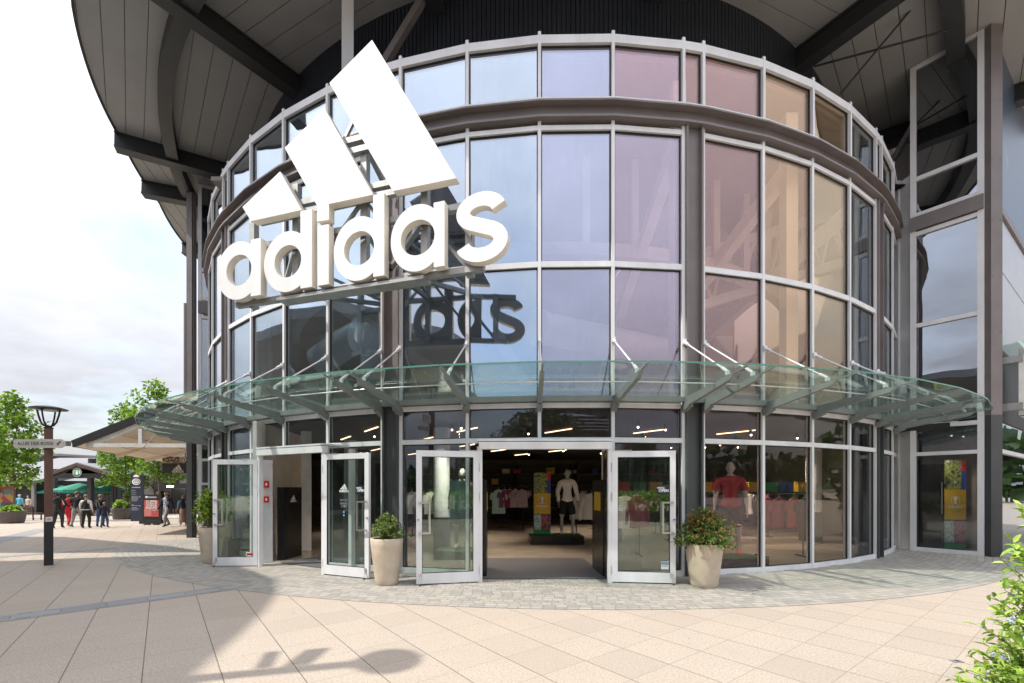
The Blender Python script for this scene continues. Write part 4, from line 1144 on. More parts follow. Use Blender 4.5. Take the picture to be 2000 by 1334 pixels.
def clump(mb, r, c, rad, n, L, W, nm, flat=0.8):
    for _ in range(n):
        o = rvec(r) * rad * (r.random() ** 0.45); o.z *= flat
        d = (o.normalized() * 0.7 + rvec(r) * 0.8 + Vector((0, 0, -0.15)))
        up = (Vector((0, 0, 1)) + rvec(r) * 0.7 + o.normalized() * 0.4).normalized()
        mi = min(nm - 1, int(r.random() * nm))
        leaf4(mb, c + o, d, up, L * r.uniform(0.6, 1.25), W * r.uniform(0.7, 1.2), mi)
def tree_parts(seed, h, cr, zb, nleaf, leafk, L=0.17, W=0.14, shape='oval', tr=0.075):
    """trunk with limbs and a ragged crown; local origin at the foot"""
    r = random.Random(seed); tk = MB(); cr_ = MB(); nm = len(LEAF[leafk])
    pts = [Vector((0, 0, -0.4))]; n = 8
    for i in range(1, n + 1):
        pts.append(Vector((r.uniform(-1, 1) * 0.05 * i / 2, r.uniform(-1, 1) * 0.05 * i / 2, h * 0.93 * i / n)))
    tk.tube(pts, [tr * (1 - 0.85 * i / n) for i in range(n + 1)], 8)
    nb = 26; tips = []
    for i in range(nb):
        f = (i + 0.5) / nb; z = zb + (h * 0.96 - zb) * f
        if shape == 'oval': wd = cr * (0.45 + 0.75 * sin(pi * min(1, f * 0.95 + 0.12))) * 0.85
        elif shape == 'cone': wd = cr * (1.08 - 0.95 * f)
        else: wd = cr * sqrt(max(0.08, 1 - (2*f - 0.9) ** 2))
        a = i * 2.4 + r.uniform(-0.5, 0.5); wd *= r.uniform(0.65, 1.12)
        k = min(n - 1, int(z / (h * 0.93) * n)); base = pts[k].lerp(pts[k+1], 0.5); base.z = z - wd * 0.35
        tip = Vector((base.x + cos(a)*wd, base.y + sin(a)*wd, z + wd * r.uniform(0.05, 0.35)))
        mid = base.lerp(tip, 0.55) + Vector((0, 0, -0.06 * wd))
        tk.tube([base, mid, tip], [tr*0.32*(1-f*0.6), tr*0.2, tr*0.06], 5, 0, False)
        for q in (0.45, 0.72, 0.95):
            tips.append((base.lerp(tip, q) + rvec(r) * 0.15 * wd, 0.16 + 0.30 * wd * (0.5 + 0.5 * (1 - abs(q - 0.72)))))
    tips.append((Vector((pts[-1].x, pts[-1].y, h * 0.97)), 0.25 * cr))
    tot = sum(t[1] ** 2 for t in tips)
    for c, rad in tips: clump(cr_, r, c, rad * r.uniform(0.75, 1.2), int(nleaf * rad * rad / tot) + 3, L, W, nm)
    return tk, cr_
def make_tree(name, seed, loc, h, cr, zb, nleaf, leafk, label, group, rz=0.0, **kw):
    root = empty(name, (0, 0, 0), 0, label, 'tree', group)
    tk, cw = tree_parts(seed, h, cr, zb, nleaf, leafk, **kw)
    tk.build('trunk', M['bark'], root); cw.build('crown', LEAF[leafk], root)
    root.location = loc; root.rotation_euler = (0, 0, rz); ROOT[root.name] = Vector(loc)
    return root
def dup(root, loc, rz, label, sc=1.0):
    c = copy_tree(root); c.location = loc; c.rotation_euler = (0, 0, rz); c.scale = (sc, sc, sc); c['label'] = label
    return c
TG_ = 'young street trees on the plaza'
p = at(28, 1016, 27.0); t1 = make_tree('street_tree', 3, (p.x, p.y, gz(p.x, p.y)), 7.9, 1.25, 2.3, 2300, 'maple', 'bright green maple behind the bench at the far left edge', TG_, L=0.24, W=0.20)
p = at(310, 960, 27.5); t2 = make_tree('street_tree', 11, (p.x, p.y, gz(p.x, p.y)), 8.7, 1.5, 2.6, 2600, 'maple', 'bright green maple rising above the cream awning beside the dark shop', TG_, L=0.24, W=0.20)
p = at(246, 980, 31.0); t3 = dup(t2, (p.x, p.y, gz(p.x, p.y)), 2.0, 'bright green maple standing behind the navy totem', 0.92)
p = at(205, 980, 44.0); t4 = dup(t1, (p.x, p.y, gz(p.x, p.y)), 1.0, 'farther maple crown just behind the coffee kiosk roof', 0.85)
p = at(-12, 1000, 31.0); t5 = dup(t1, (p.x, p.y, gz(p.x, p.y)), 4.0, 'maple cut by the left edge of the picture', 0.95)
p = at(268, 980, 40.0); t6 = dup(t1, (p.x, p.y, gz(p.x, p.y)), 2.7, 'distant maple seen between the totem and the awning', 0.9)
# trees, hedge and hall behind the viewer, mirrored in the glass
BG = 'trees behind the viewer mirrored in the glass'
b0 = make_tree('round_tree', 21, (2.9, -15, 0), 7.2, 2.4, 1.9, 7000, 'dark', 'dense dark tree mirrored in the panes right of the open entrance', BG, L=0.30, W=0.24, shape='round')
for i, (x, y, s, lb) in enumerate(((9.5, -13, 0.62, 'small round dark tree mirrored in the rose tinted panes'), (15, -15, 0.75, 'round dark tree mirrored in the amber tinted panes'),
                      (22, -16, 0.8, 'round dark tree mirrored in the sand tinted panes'), (30, -14, 0.7, 'round dark tree farthest right of the mirrored row'), (-3.2, -16, 1.0, 'dark tree mirrored left of the open entrance'))):
    dup(b0, (x, y, 0), i * 1.3, lb, s)
def hedge_mesh(x0, x1, y, w, h, n, seed):
    r = random.Random(seed); mb = MB()
    for _ in range(n):
        p = Vector((r.uniform(x0, x1), y + r.uniform(-w, w) / 2, h * (1 - 0.75 * r.random() ** 2)))
        leaf4(mb, p, rvec(r) + Vector((0, 0, 0.5)), rvec(r), 0.30, 0.20, int(r.random() * 3))
    return mb
hd = empty('planted_bed', (5, -8.5, 0), 0, 'long planting bed with low green hedge mirrored in the shop panes', 'hedge')
hedge_mesh(-3, 17, -8.5, 1.6, 1.25, 2600, 5).build('foliage', LEAF['hedge'], hd)
mb = MB(); mb.box((7, -8.5, 0.22), (20.4, 1.9, 0.44)); mb.build('bed_edge', M['tub'], hd)
rw = random.Random(14); mb = MB()
for _ in range(5200):
    a = rw.uniform(radians(100), radians(440)); rad_ = rw.uniform(70, 84); X, Y = rad_ * cos(a), -abs(rad_ * sin(a)) - 6
    leaf4(mb, Vector((X, Y, (5.5 + 2.5 * sin(X * 0.13) + 1.5 * sin(X * 0.31)) * rw.random() ** 0.7)), rvec(rw), rvec(rw), 2.4, 1.9, int(rw.random() * 3))
mb.build('far_wood', LEAF['dark'], None, 'dark tree line far behind the viewer, mirrored low in the panes', 'wood', kind='stuff', org=(0, -76, 0))
mb = MB()
for _ in range(2600):
    t_ = rw.random(); X, Y = 70 - 10 * t_, -30 + 120 * t_
    leaf4(mb, Vector((X + rw.uniform(-3, 3), Y, (6.0 + 2.0 * sin(Y * 0.17) + 1.3 * sin(Y * 0.41)) * rw.random() ** 0.7)), rvec(rw), rvec(rw), 2.2, 1.7, int(rw.random() * 3))
mb.build('far_wood', LEAF['dark'], None, 'dark tree line far to the right beyond the store', 'wood', kind='stuff', org=(65, 30, 0))
hb = empty('exhibition_hall', (10, -44, 0), 0, 'low brown slatted hall with curved roof mirrored above the entrance', 'building')
mb = MB()
for i in range(24): mb.box((8, -44, 0.5 + i * 0.45), (26, 0.3, 0.3))
mb.build('slats', M['kiosk'], hb)
mb = MB(); mb.box((8, -50, 4.5), (26, 11, 9)); mb.build('wall', M['slate'], hb)
mb = MB()
for i in range(14):
    a, b = -13 + 26*i/14, -13 + 26*(i+1)/14; f = lambda x: 11.2 + 2.2 * (1 - (x/13) ** 2)
    mb.quad3((8+a, -43, f(a)), (8+b, -43, f(b)), (8+b, -56, f(b)), (8+a, -56, f(a)), 0.3)
mb.build('roof', M['roofgrey'], hb)
# unseen neighbouring store off to the left: roof outline shaped to throw the big shadow
nb = empty('neighbour_store', (-22, 0, 0), 0, 'unseen neighbouring store, roof shaped to shade the paving from the left', 'building')
HN = 8.0
shadow = [gp(299, 1322), gp(413, 1238), gp(465, 1196), gp(497, 1161), gp(501, 1133), gp(455, 1116), gp(388, 1079), gp(297, 1067), gp(98, 1049)]
poly = [(p.x - SA*HN, p.y - SB*HN) for p in shadow]
sh_ = lambda u, v: (gp(u, v).x - SA*HN, gp(u, v).y - SB*HN)
pA = [(poly[0][0] + 2.4, poly[0][1] - 3.2)] + poly[:6] + [sh_(372, 1084), sh_(150, 1090), sh_(0, 1097), (-44, sh_(0, 1097)[1] + 1), (-44, -16), (-7.4, -16)]
pB = [sh_(378, 1079)] + poly[7:] + [(-44, poly[-1][1] + 1.2), (-44, sh_(0, 1080)[1] + 1), sh_(0, 1080), sh_(150, 1080)]  # slot between the two roof parts added to let a band of sun through
mb = MB(); mb.prism(pA[::-1], HN, HN + 0.4); mb.build('roof', M['soffit'], nb)
mb = MB(); mb.prism(pB[::-1], HN, HN + 0.4); mb.build('roof', M['soffit'], nb)
mb = MB(); mb.box((-28, -3, 3.9), (14, 24, 8.2)); mb.build('wall', M['vestwhite'], nb)
for i in range(6):
    mb = MB(); mb.box((-20.96, -12 + i * 4, 2.0), (0.06, 3.2, 3.4)); mb.build('window', M['darkglass'], nb)

# ------------------------------------------------------------------ planters and potted shrubs
def pot_mesh(c, rt, rb, h, wob=0.0):
    mb = MB(); t = 0.045
    prof = [(rb*0.92, 0.0), (rb, 0.02)] + [(rb + (rt - rb) * (f ** 0.9), 0.02 + (h - 0.03) * f) for f in (0.1, 0.25, 0.4, 0.55, 0.7, 0.85, 1.0)] + [(rt - 0.008, h), (rt - t, h), (rt - t - 0.006, h - 0.02), (rt - t - 0.02, h - 0.09)]
    mb.lathe(prof, c, 40, 0, True, wob); mb.disc((c[0], c[1], c[2] + 0.002), rb*0.9, 40); return mb
def shrub(mb, tw, r, c, w, h, n, L, W, nm, droop=0.0, spiky=False, fl=None):
    """many short leafy shoots growing from the soil"""
    ns = n // 9
    for i in range(ns):
        a = r.uniform(0, 2*pi); e = r.random() ** 0.6; el = radians(r.uniform(12, 88)) if e > 0.5 else radians(r.uniform(50, 90))
        base = c + Vector((cos(a)*w*0.25*r.random(), sin(a)*w*0.25*r.random(), 0))
        lb_ = 1 + 0.20*sin(2*a + h*9) + 0.12*sin(5*a + w*7); tip = c + Vector((cos(a)*w*cos(el)*r.uniform(0.6, 1.12)*lb_, sin(a)*w*cos(el)*r.uniform(0.6, 1.12)*lb_, h*(0.12 + 0.88*sin(el)*r.uniform(0.62, 1.12)*(0.9 + 0.1*lb_)) - droop*cos(el)*h*r.random()))
        if i % 3 == 0: tw.tube([base, base.lerp(tip, 0.55) + Vector((0, 0, 0.08*h)), tip], [0.008, 0.006, 0.003], 4, 0, False)
        d = (tip - base).normalized()
        for j in range(9):
            q = base.lerp(tip, 1.0 - 0.32 * r.random() ** 1.2) + rvec(r) * 0.035 * (w + h)
            dd = d * 0.6 + rvec(r) * 0.9 + Vector((0, 0, -0.25 if spiky else 0.1))
            k = int(r.random() * nm)
            if fl is not None and q.z < c.z + h * 0.45 and k >= fl and r.random() < 0.6: k = int(r.random() * fl)
            leaf(mb, q, dd, (Vector((0, 0, 1)) + rvec(r) * 0.6), L * r.uniform(0.6, 1.2), W * r.uniform(0.7, 1.15), k)
def potted(c, rt, rb, h, w, hh, n, L, W, lk, label, seed, spiky=False, droop=0.0, fl=None, group=None, pm='pot', stems=True):
    root = empty('potted_shrub', c, 0, label, 'potted plant', group)
    pot_mesh(c, rt, rb, h).build('pot', M[pm], root)
    mb = MB(); mb.disc((c[0], c[1], c[2] + h - 0.06), rt - 0.055, 24); mb.build('soil', M['soil'], root)
    r = random.Random(seed); lf, tw = MB(), MB()
    shrub(lf, tw, r, Vector((c[0], c[1], c[2] + h - 0.06)), w, hh, n, L, W, len(LEAF[lk]), droop, spiky, fl)
    tw.build('stems', M['twig'], root); lf.build('foliage', LEAF[lk], root)
    return root
c = gp(1385, 1150); s = c.y / F
potted((c.x, c.y + 0.18, 0.005), 0.293, 0.205, 0.70, 0.54, 0.58, 3600, 0.085, 0.027, 'nandina', 'sandstone pot of reddish green nandina right of the open entrance', 31, True, 0.25, 4, 'tall sandstone planters by the doors')
c = gp(751, 1145)
potted((c.x, c.y + 0.16, 0.005), 0.272, 0.185, 0.765, 0.335, 0.42, 2600, 0.042, 0.026, 'euonymus', 'sandstone pot of small pale green euonymus between the two doorways', 32, False, 0.05, None, 'tall sandstone planters by the doors')
c = gp(401, 1102)
potted((c.x, c.y + 0.2, gz(c.x, c.y) + 0.005), 0.25, 0.17, 0.76, 0.36, 0.80, 1100, 0.095, 0.05, 'laurel', 'sandstone pot of yellow green laurel behind the leftmost glass door', 33, False, 0.0, None, 'tall sandstone planters by the doors')
p2 = at(416, 1030, 10.2); mb = MB(); 
potted((p2.x, 10.6, 0.40), 0.20, 0.15, 0.55, 0.3, 0.5, 500, 0.09, 0.05, 'laurel', 'smaller pale pot with laurel shoots raised behind the leftmost planter', 34)
mb = MB(); mb.box((p2.x, 10.6, 0.19), (0.5, 0.5, 0.41)); mb.build('pot_stand', M['tub'], None, 'low dark block carrying the smaller laurel pot', 'stand', org=(p2.x, 10.6, 0))
for i, (u, v, rt, rb, h, w, hh, lk, lb) in enumerate(((4, 1023, 0.62, 0.5, 0.68, 0.62, 0.30, 'hedge', 'wide dark tub of low green plants at the left edge by the bench'),
     (226, 1015, 0.55, 0.42, 0.75, 0.6, 0.5, 'hedge', 'dark round tub of green shrub left of the pale shrub near the totem'),
     (248, 1014, 0.42, 0.30, 1.0, 0.55, 0.85, 'euonymus', 'taller dark tub of pale variegated shrub touching the navy totem'),
     (344, 1000, 0.3, 0.22, 0.9, 0.4, 0.6, 'hedge', 'slim tub with green shrub behind the walking man'))):
    c = gp(u, v)
    potted((c.x, c.y + rb, c.z), rt, rb, h, w, hh, 700, 0.16, 0.09, lk, lb, 40 + i, pm='tub' if i < 3 else 'pot', group='dark plant tubs on the plaza' if i < 3 else None)
c = Vector((11.9, 9.7, 0)); potted((11.75, 9.6, 0.0), 0.28, 0.2, 0.8, 0.4, 0.8, 700, 0.11, 0.05, 'laurel', 'pale pot with leafy shrub beyond the right hand column', 45)
# flower bed far behind the lamp post
c = gp(90, 992); mb = MB(); r = random.Random(8)
fb = empty('flower_bed', (c.x, c.y, c.z), 0, 'green and amber shrubs in a bed beside the empty bench', 'shrub')
for _ in range(900):
    o = rvec(r); q = c + Vector((o.x * 1.7, o.y * 0.6, 0.55 + o.z * 0.55)); leaf4(mb, q, rvec(r), rvec(r), 0.22, 0.12, int(r.random() * 3))
mb.build('foliage', LEAF['laurel'], fb)
# flowering bush in the near right corner
FB = empty('flowering_bush', (3.6, 3.1, 0), 0, 'light green bush with small blue flowers in the near right corner', 'bush')
r = random.Random(77); lf, tw, fl = MB(), MB(), MB()
def shoot(base, tip, n, L):
    mid = base.lerp(tip, 0.5) + Vector((0, 0, 0.06)); tw.tube([base, mid, tip], [0.006, 0.004, 0.002], 5, 0, False)
    for j in range(n):
        f = 0.25 + 0.75 * j / (n - 1); q = mid.lerp(tip, f*2-1) if f > 0.5 else base.lerp(mid, f*2)
        d = (tip - base).normalized() * 0.55 + rvec(r) * 0.9; leaf(lf, q, d, Vector((-0.2, 0, 1)) + rvec(r) * 0.5, L * r.uniform(0.6, 1.1), L * r.uniform(0.28, 0.40), int(r.random() * 3))
BX, BY = 3.95, 3.0
for i in range(330):
    z = 1.12 * r.random() ** 1.25; spread = 0.62 - 0.26 * z
    a = r.uniform(0, 2*pi); rad = spread * r.uniform(0.55, 1.08)
    base = Vector((BX + 0.3*rad*cos(a), BY + 0.3*rad*sin(a), max(0.0, z - 0.3)))
    tip = Vector((BX + rad*cos(a), BY + rad*sin(a), z + r.uniform(0.02, 0.12)))
    shoot(base, tip, 13, 0.085)
    if r.random() < 0.16:
        for j in range(24): fl.sphere(tuple(tip + rvec(r) * 0.026 * r.random() + Vector((0, 0, 0.02))), 0.0065, 5, 3)
for tip in (Vector((3.40, 2.95, 1.20)), Vector((3.5, 2.9, 1.36)), Vector((3.62, 3.1, 1.46)), Vector((3.34, 2.9, 0.98)), Vector((3.28, 2.9, 0.70)), Vector((3.52, 2.9, 1.08)), Vector((3.24, 2.9, 0.80)), Vector((3.26, 2.9, 0.45)), Vector((3.26, 2.9, 0.25))):
    shoot(Vector((3.62, 3.0, tip.z - 0.30)), tip, 30, 0.085)
for tip in (Vector((3.25, 2.85, 0.76)), Vector((3.42, 2.85, 0.9)), Vector((3.33, 2.8, 0.66)), Vector((3.36, 2.8, 0.40))):
    for j in range(40): fl.sphere(tuple(tip + rvec(r) * 0.034 * r.random()), 0.007, 5, 3)
tw.build('stems', M['twig'], FB); lf.build('foliage', LEAF['hedge'], FB); fl.build('flowers', M['petal'], FB)

# ------------------------------------------------------------------ street lamps
def lamp(loc, label, signs, rz=0.0, H=3.28, hs=1.0):
    root = empty('street_lamp', loc, 0, label, 'street lamp', 'brown post street lamps'); L = Vector(loc)
    w = 0.135; Rm = Matrix.Translation(L) @ Matrix.Rotation(rz, 4, 'Z')
    mb = MB(); mb.box((0, 0, 0.45), (w + 0.008, w + 0.008, 0.90), Rm); mb.build('post_base', M['lampblack'], root)
    mb = MB(); mb.box((0, 0, (0.90 + H - 0.46) / 2), (w, w, H - 0.46 - 0.90), Rm); mb.build('post', M['postwood'], root)
    mb = MB(); z = H - 0.46
    mb.lathe([(0.03, -0.01), (0.085, 0.0), (0.06, 0.03), (0.03, 0.055)], L + Vector((0, 0, z)), 16)
    for k in range(4):
        a = pi/4 + k * pi/2 + rz + 0.25
        pr = [(0.02, 0.04), (0.085, 0.06), (0.135, 0.13), (0.175, 0.27), (0.20, 0.40)]
        mb.tube([L + Vector((cos(a)*r_, sin(a)*r_, z + h_)) for r_, h_ in pr], 0.017, 6)
    mb.build('lamp_bracket', M['lampblack'], root)
    mb = MB(); mb.lathe([(q_*hs, w_) for q_, w_ in [(0.0, 0.465), (0.12, 0.462), (0.25, 0.445), (0.385, 0.412), (0.395, 0.402), (0.385, 0.395), (0.25, 0.385), (0.0, 0.385)]], L + Vector((0, 0, z)), 36); mb.build('lamp_shade', M['lampblack'], root)
    mb = MB(); mb.lathe([(0.0, 0.383), (0.17, 0.382), (0.16, 0.365), (0.0, 0.36)], L + Vector((0, 0, z)), 24); mb.build('lamp_lens', M['opal'], root)
    mb = MB(); mb.box((0.005, -w/2 - 0.006, 0.955), (0.105, 0.006, 0.10), Rm); mb.box((0.005, -w/2 - 0.010, 0.955), (0.05, 0.004, 0.04), Rm, 1); mb.build('plate', [M['signcream'], M['greylet']], root)
    return root
c = gp(95, 1105); FZ = atan2(-c.x, c.y); L = Vector((c.x * 1.01, c.y * 1.01, 0))
SL = lamp(tuple(L), 'brown street lamp post with cream street name sign on the left', True, FZ, 3.30, 0.78)
# finger sign on the left lamp
zs = HC + (HV - 866.5) / F * c.y; h = 0.178; SX = Vector((1, 0, 0)); SN = Vector((0, -1, 0)); x0, x1 = -0.60, 0.47; W0 = x1 - x0
pts = [(0.03, -h/2), (W0 - 0.09, -h/2), (W0, -0.03), (W0, 0.03), (W0 - 0.09, h/2), (0.03, h/2), (0, h/2 - 0.03), (0, -h/2 + 0.03)]
Mx = frame_M(L + SX*x0 + SN*0.112 + Vector((0, 0, zs)), SX)
vs, fs = solid([pts], 0.012); mb = MB(); mb.add(vs, fs, 0, Mx); sg = mb.build('name_sign', M['signcream'], SL)
label_text('ALLEE DER ROSSE', 0.094, Mx @ Matrix.Translation((0.455, -0.004, 0.0135)), M['dtext'], sg, 'lettering', 0.0005, 1.0)
mb = MB()
horse = [[(0, 0), (0.012, 0.02), (0.03, 0.03), (0.045, 0.05), (0.065, 0.055), (0.072, 0.048), (0.06, 0.04), (0.055, 0.02), (0.07, 0.012), (0.068, 0.006), (0.045, 0.008), (0.03, 0.0), (0.02, -0.02), (0.024, -0.045), (0.014, -0.045), (0.010, -0.02), (-0.004, -0.03), (-0.010, -0.045), (-0.02, -0.043), (-0.012, -0.02), (-0.010, 0.0), (-0.03, 0.0), (-0.03, 0.01), (-0.012, 0.012)]]
vs, fs = solid(horse, 0.001); mb.add(vs, fs, 0, Mx @ Matrix.Translation((0.91, 0.0, 0.0135)))
for x in (0.04, 1.02): mb.sphere(tuple(Mx @ Vector((x, 0, 0.0125))), 0.007, 8, 5)
mb.build('horse_emblem', M['dtext'], sg)
mb = MB(); p = L + SX*x1 + SN*0.105 + Vector((0, 0, zs)); mb.bar(p - SX*0.02 - SN*0.01, p + SX*0.07 - SN*0.01, 0.04, 0.10); mb.build('sign_bracket', M['galv'], SL)
# its twin just outside the frame: shadow and mirror image
LH = 4.85; LQ = Vector((-1.0 - SA*LH, 4.165 - SB*LH, 0)); LB2 = lamp(tuple(LQ), 'taller lamp post whose shadow falls on the slabs in front', False, 0, LH + 0.05, 0.78)
mb = MB()
for z, a in ((3.80, -0.1), (3.50, 0.25)):
    dd = Vector((cos(a + 1.6), sin(a + 1.6), 0)); mb.bar(LQ + Vector((0, 0, z)) + dd * 0.10, LQ + Vector((0, 0, z)) + dd * 0.52, 0.03, 0.26 if z > 3.6 else 0.14)
mb.build('name_sign', M['signcream'], LB2)
# ------------------------------------------------------------------ people on the plaza
PG = 'people walking on the plaza'
def person(u, v, H, rz, label, mats, rule, hair=None, hair_len=0.0, bun=False, group=PG, inflate=0.012, extra=None, **kw):
    c = gp(u, v); root = empty('person', c, 0, label, 'person', group)
    Mx = Matrix.Translation(c) @ Matrix.Rotation(rz, 4, 'Z')
    fig = figure(H, **kw); mb = dress(fig, rule, {1: inflate, 2: inflate})
    mb.v = [Mx @ p for p in mb.v]
    body = mb.build('body', [SKIN] + mats, root)
    if hair is not None: hair_cap(H, hair, root, Mx, hair_len, bun)
    if extra: extra(root, Mx, H / 1.75)
    return root
BLK = cloth('black_cloth', (0.016, 0.016, 0.018)); CHR = cloth('charcoal_cloth', (0.035, 0.036, 0.04)); REDC = cloth('red_cloth', (0.55, 0.015, 0.03)); GRYC = cloth('grey_cloth', (0.30, 0.30, 0.31))
WHTC = cloth('white_cloth', (0.72, 0.71, 0.69)); NAVC = cloth('navy_cloth', (0.018, 0.022, 0.045)); DNM = cloth('denim', (0.045, 0.09, 0.21)); TRQ = cloth('turquoise_cloth', (0.09, 0.42, 0.56)); BEI = cloth('beige_cloth', (0.52, 0.46, 0.39))
PAT = None
def pattern_mat():
    m, nt = newmat('patterned_shirt'); b = NB(nt)
    vo = b.n('ShaderNodeTexVoronoi'); b.put(vo.inputs['Vector'], b.pos()); vo.inputs['Scale'].default_value = 16
    b.out(b.bsdf(b.ramp(vo.outputs['Distance'], [(0.3, (0.07, 0.09, 0.20)), (0.5, (0.55, 0.56, 0.62))]), 0.85).outputs[0]); return m
PAT = pattern_mat()
SHOE = cloth('dark_shoe', (0.02, 0.02, 0.02)); WSHOE = cloth('white_shoe', (0.7, 0.68, 0.66))
HB = mat('dark_brown_hair', (0.03, 0.018, 0.012), 0.5, 0.0, 0.3, 60); HG = mat('grey_hair', (0.50, 0.48, 0.45), 0.6, 0.0, 0.2, 60); HL = mat('light_brown_hair', (0.20, 0.12, 0.06), 0.5, 0.0, 0.3, 60); HS = mat('cropped_hair', (0.10, 0.065, 0.045), 0.6, 0.0, 0.3, 60)
def stripes(root, Mx, s):
    mb = MB()
    for dz in (0.0, 0.035, 0.07): mb.bar(Mx @ Vector((0.255*s, -0.02*s, (1.20 + dz)*s)), Mx @ Vector((0.33*s, 0.11*s, (1.10 + dz)*s)), 0.014, 0.018)
    mb.bar(Mx @ Vector((0.22*s, -0.07*s, 1.37*s)), Mx @ Vector((0.30*s, -0.075*s, 1.16*s)), 0.04, 0.02)
    mb.build('sleeve_stripes', WHTC, root)
def hem(root, Mx, s):
    mb = MB(); n = 20
    for i in range(n):
        a, b = 2*pi*i/n, 2*pi*(i+1)/n; mb.bar(Mx @ Vector((0.168*s*cos(a), 0.125*s*sin(a), 0.965*s)), Mx @ Vector((0.168*s*cos(b), 0.125*s*sin(b), 0.965*s)), 0.012, 0.035)
    mb.build('waist_band', WHTC, root)
def hood(m):
    def f(root, Mx, s):
        mb = MB(); mb.sphere(tuple(Mx @ Vector((0, -0.085*s, 1.46*s))), 0.10*s, 10, 6, 0, (1.1, 0.6, 0.75)); mb.build('hood', m, root)
    return f
def both(*fs):
    def f(*a):
        for g_ in fs: g_(*a)
    return f
def backpack(root, Mx, s):
    mb = MB(); mb.sphere(tuple(Mx @ Vector((-0.02, -0.17*s, 1.22*s))), 0.16*s, 12, 8, 0, (0.85, 0.55, 1.15))
    for q in (-0.07, 0.05): mb.bar(Mx @ Vector((q*s, -0.255*s, 1.30*s)), Mx @ Vector((q*s + 0.05*s, -0.262*s, 1.10*s)), 0.012, 0.02, 1)
    mb.build('backpack', [BLK, GRYC], root)
away = 0.25
person(113, 1032, 1.66, away, 'woman in black hooded top with white sleeve stripes, leftmost of the walking group', [BLK, CHR, SHOE], std_rule(), HB, 0.02, True, build=1.22, stride=0.35, legs=0.12, armR=((0.30, 0.03, 1.16), (0.34, 0.25, 1.06)), extra=both(stripes, hood(BLK)))
person(134, 1029, 1.60, away, 'person in a bright red hooded tracksuit and white shoes in the walking group', [REDC, REDC, WSHOE], std_rule(), HS, 0.0, build=1.02, stride=-0.7, armR=((0.27, 0.05, 1.18), (0.16, 0.24, 1.22)), extra=hood(REDC))
person(150, 1029.5, 1.74, away, 'man in black jacket and grey trousers between the red tracksuit and white sleeves', [BLK, GRYC, SHOE], std_rule(), HS, 0.0, build=1.18, stride=0.4, legs=0.13, armL=((-0.30, 0.06, 1.20), (-0.16, 0.28, 1.36)))
def vest_rule(t, z, c):
    k = std_rule()(t, z, c)
    return 4 if t in ('sleeve', 'forearm') else k
person(168, 1032, 1.58, away, 'boy in black body warmer with white sleeves and black trousers', [BLK, BLK, SHOE, WHTC], vest_rule, HL, 0.0, build=1.08, stride=0.15, legs=0.12, extra=hem)
person(196, 1029, 1.60, away, 'woman in black with a backpack right of the walking group', [BLK, DNM, SHOE], std_rule(), HL, 0.05, build=1.08, stride=0.2, extra=backpack)
person(204, 1031, 1.22, away, 'small child in dark navy hooded coat and blue jeans', [NAVC, DNM, SHOE], std_rule(top_from=0.80), HL, 0.0, build=1.12, stride=0.5, fingers=True, extra=hood(NAVC))
def glasses(root, Mx, s):
    mb = MB()
    for sg in (-1, 1): mb.sphere(tuple(Mx @ Vector((sg*0.036*s, 0.095*s, 1.645*s))), 0.024*s, 8, 5, 0, (1, 0.4, 0.8))
    mb.bar(Mx @ Vector((-0.06*s, 0.095*s, 1.65*s)), Mx @ Vector((0.06*s, 0.095*s, 1.65*s)), 0.008, 0.008); mb.build('sunglasses', M['blackm'], root)
def face(root, Mx, s):
    mb = MB()
    for sg in (-1, 1): mb.sphere(tuple(Mx @ Vector((sg*0.034*s, 0.088*s, 1.645*s))), 0.011*s, 6, 4)
    mb.bar(Mx @ Vector((-0.025*s, 0.092*s, 1.575*s)), Mx @ Vector((0.025*s, 0.092*s, 1.575*s)), 0.008, 0.010, 1); mb.build('eyes_and_mouth', [M['blackm'], M['signred']], root)
def open_jacket(t, z, c):
    k = std_rule()(t, z, c)
    if t in ('torso', 'hip') and k == 1 and c.y > 0.0 and abs(c.x) < 0.105: return 4
    return k
person(325, 1029, 1.72, pi - 0.1, 'grey haired man in sunglasses, open navy jacket and patterned shirt, walking towards us', [NAVC, GRYC, SHOE, PAT], open_jacket, HG, 0.0, build=1.08, stride=-0.75, group=PG, extra=both(glasses, face))
def scarf(root, Mx, s):
    mb = MB(); mb.sphere(tuple(Mx @ Vector((0, 0.0, 1.49*s))), 0.10*s, 12, 6, 0, (1, 0.9, 0.55)); mb.build('scarf', BLK, root)
    mb = MB(); mb.sphere(tuple(Mx @ Vector((0.29*s, 0.08*s, 0.86*s))), 0.13*s, 10, 6, 0, (0.35, 0.7, 1.0)); mb.build('shoulder_bag', cloth('tan_bag', (0.34, 0.20, 0.10)), root)
def denim_rule(t, z, c):
    k = std_rule(top_from=1.0)(t, z, c)
    if t in ('sleeve', 'forearm') and k == 1: return 4
    if k == 1 and abs(c.x) > 0.10: return 4
    return k
SKT = cloth('dusty_pink_skirt', (0.30, 0.20, 0.17), 0.35)
def skirt(root, Mx, s):
    mb = MB(); mb.lathe([(0.15*s, 0.98*s), (0.18*s, 0.85*s), (0.20*s, 0.55*s), (0.225*s, 0.20*s)], (0, 0, 0), 20); mb.v = [Mx @ p for p in mb.v]; mb.build('skirt', SKT, root)
person(358, 1027, 1.56, pi + 0.3, 'woman in denim jacket, black scarf and long pinkish skirt near the building post', [BLK, SKT, WSHOE, cloth('light_denim', (0.16, 0.28, 0.42))], denim_rule, HB, 0.03, build=1.12, stride=0.2, extra=both(scarf, skirt, face))
person(38, 1008, 1.74, 0.1, 'grey haired man in a turquoise shirt by the colourful shop front', [TRQ, NAVC, SHOE], std_rule(sleeve_to=1.05), HG, 0.0, build=1.12, stride=0.1)
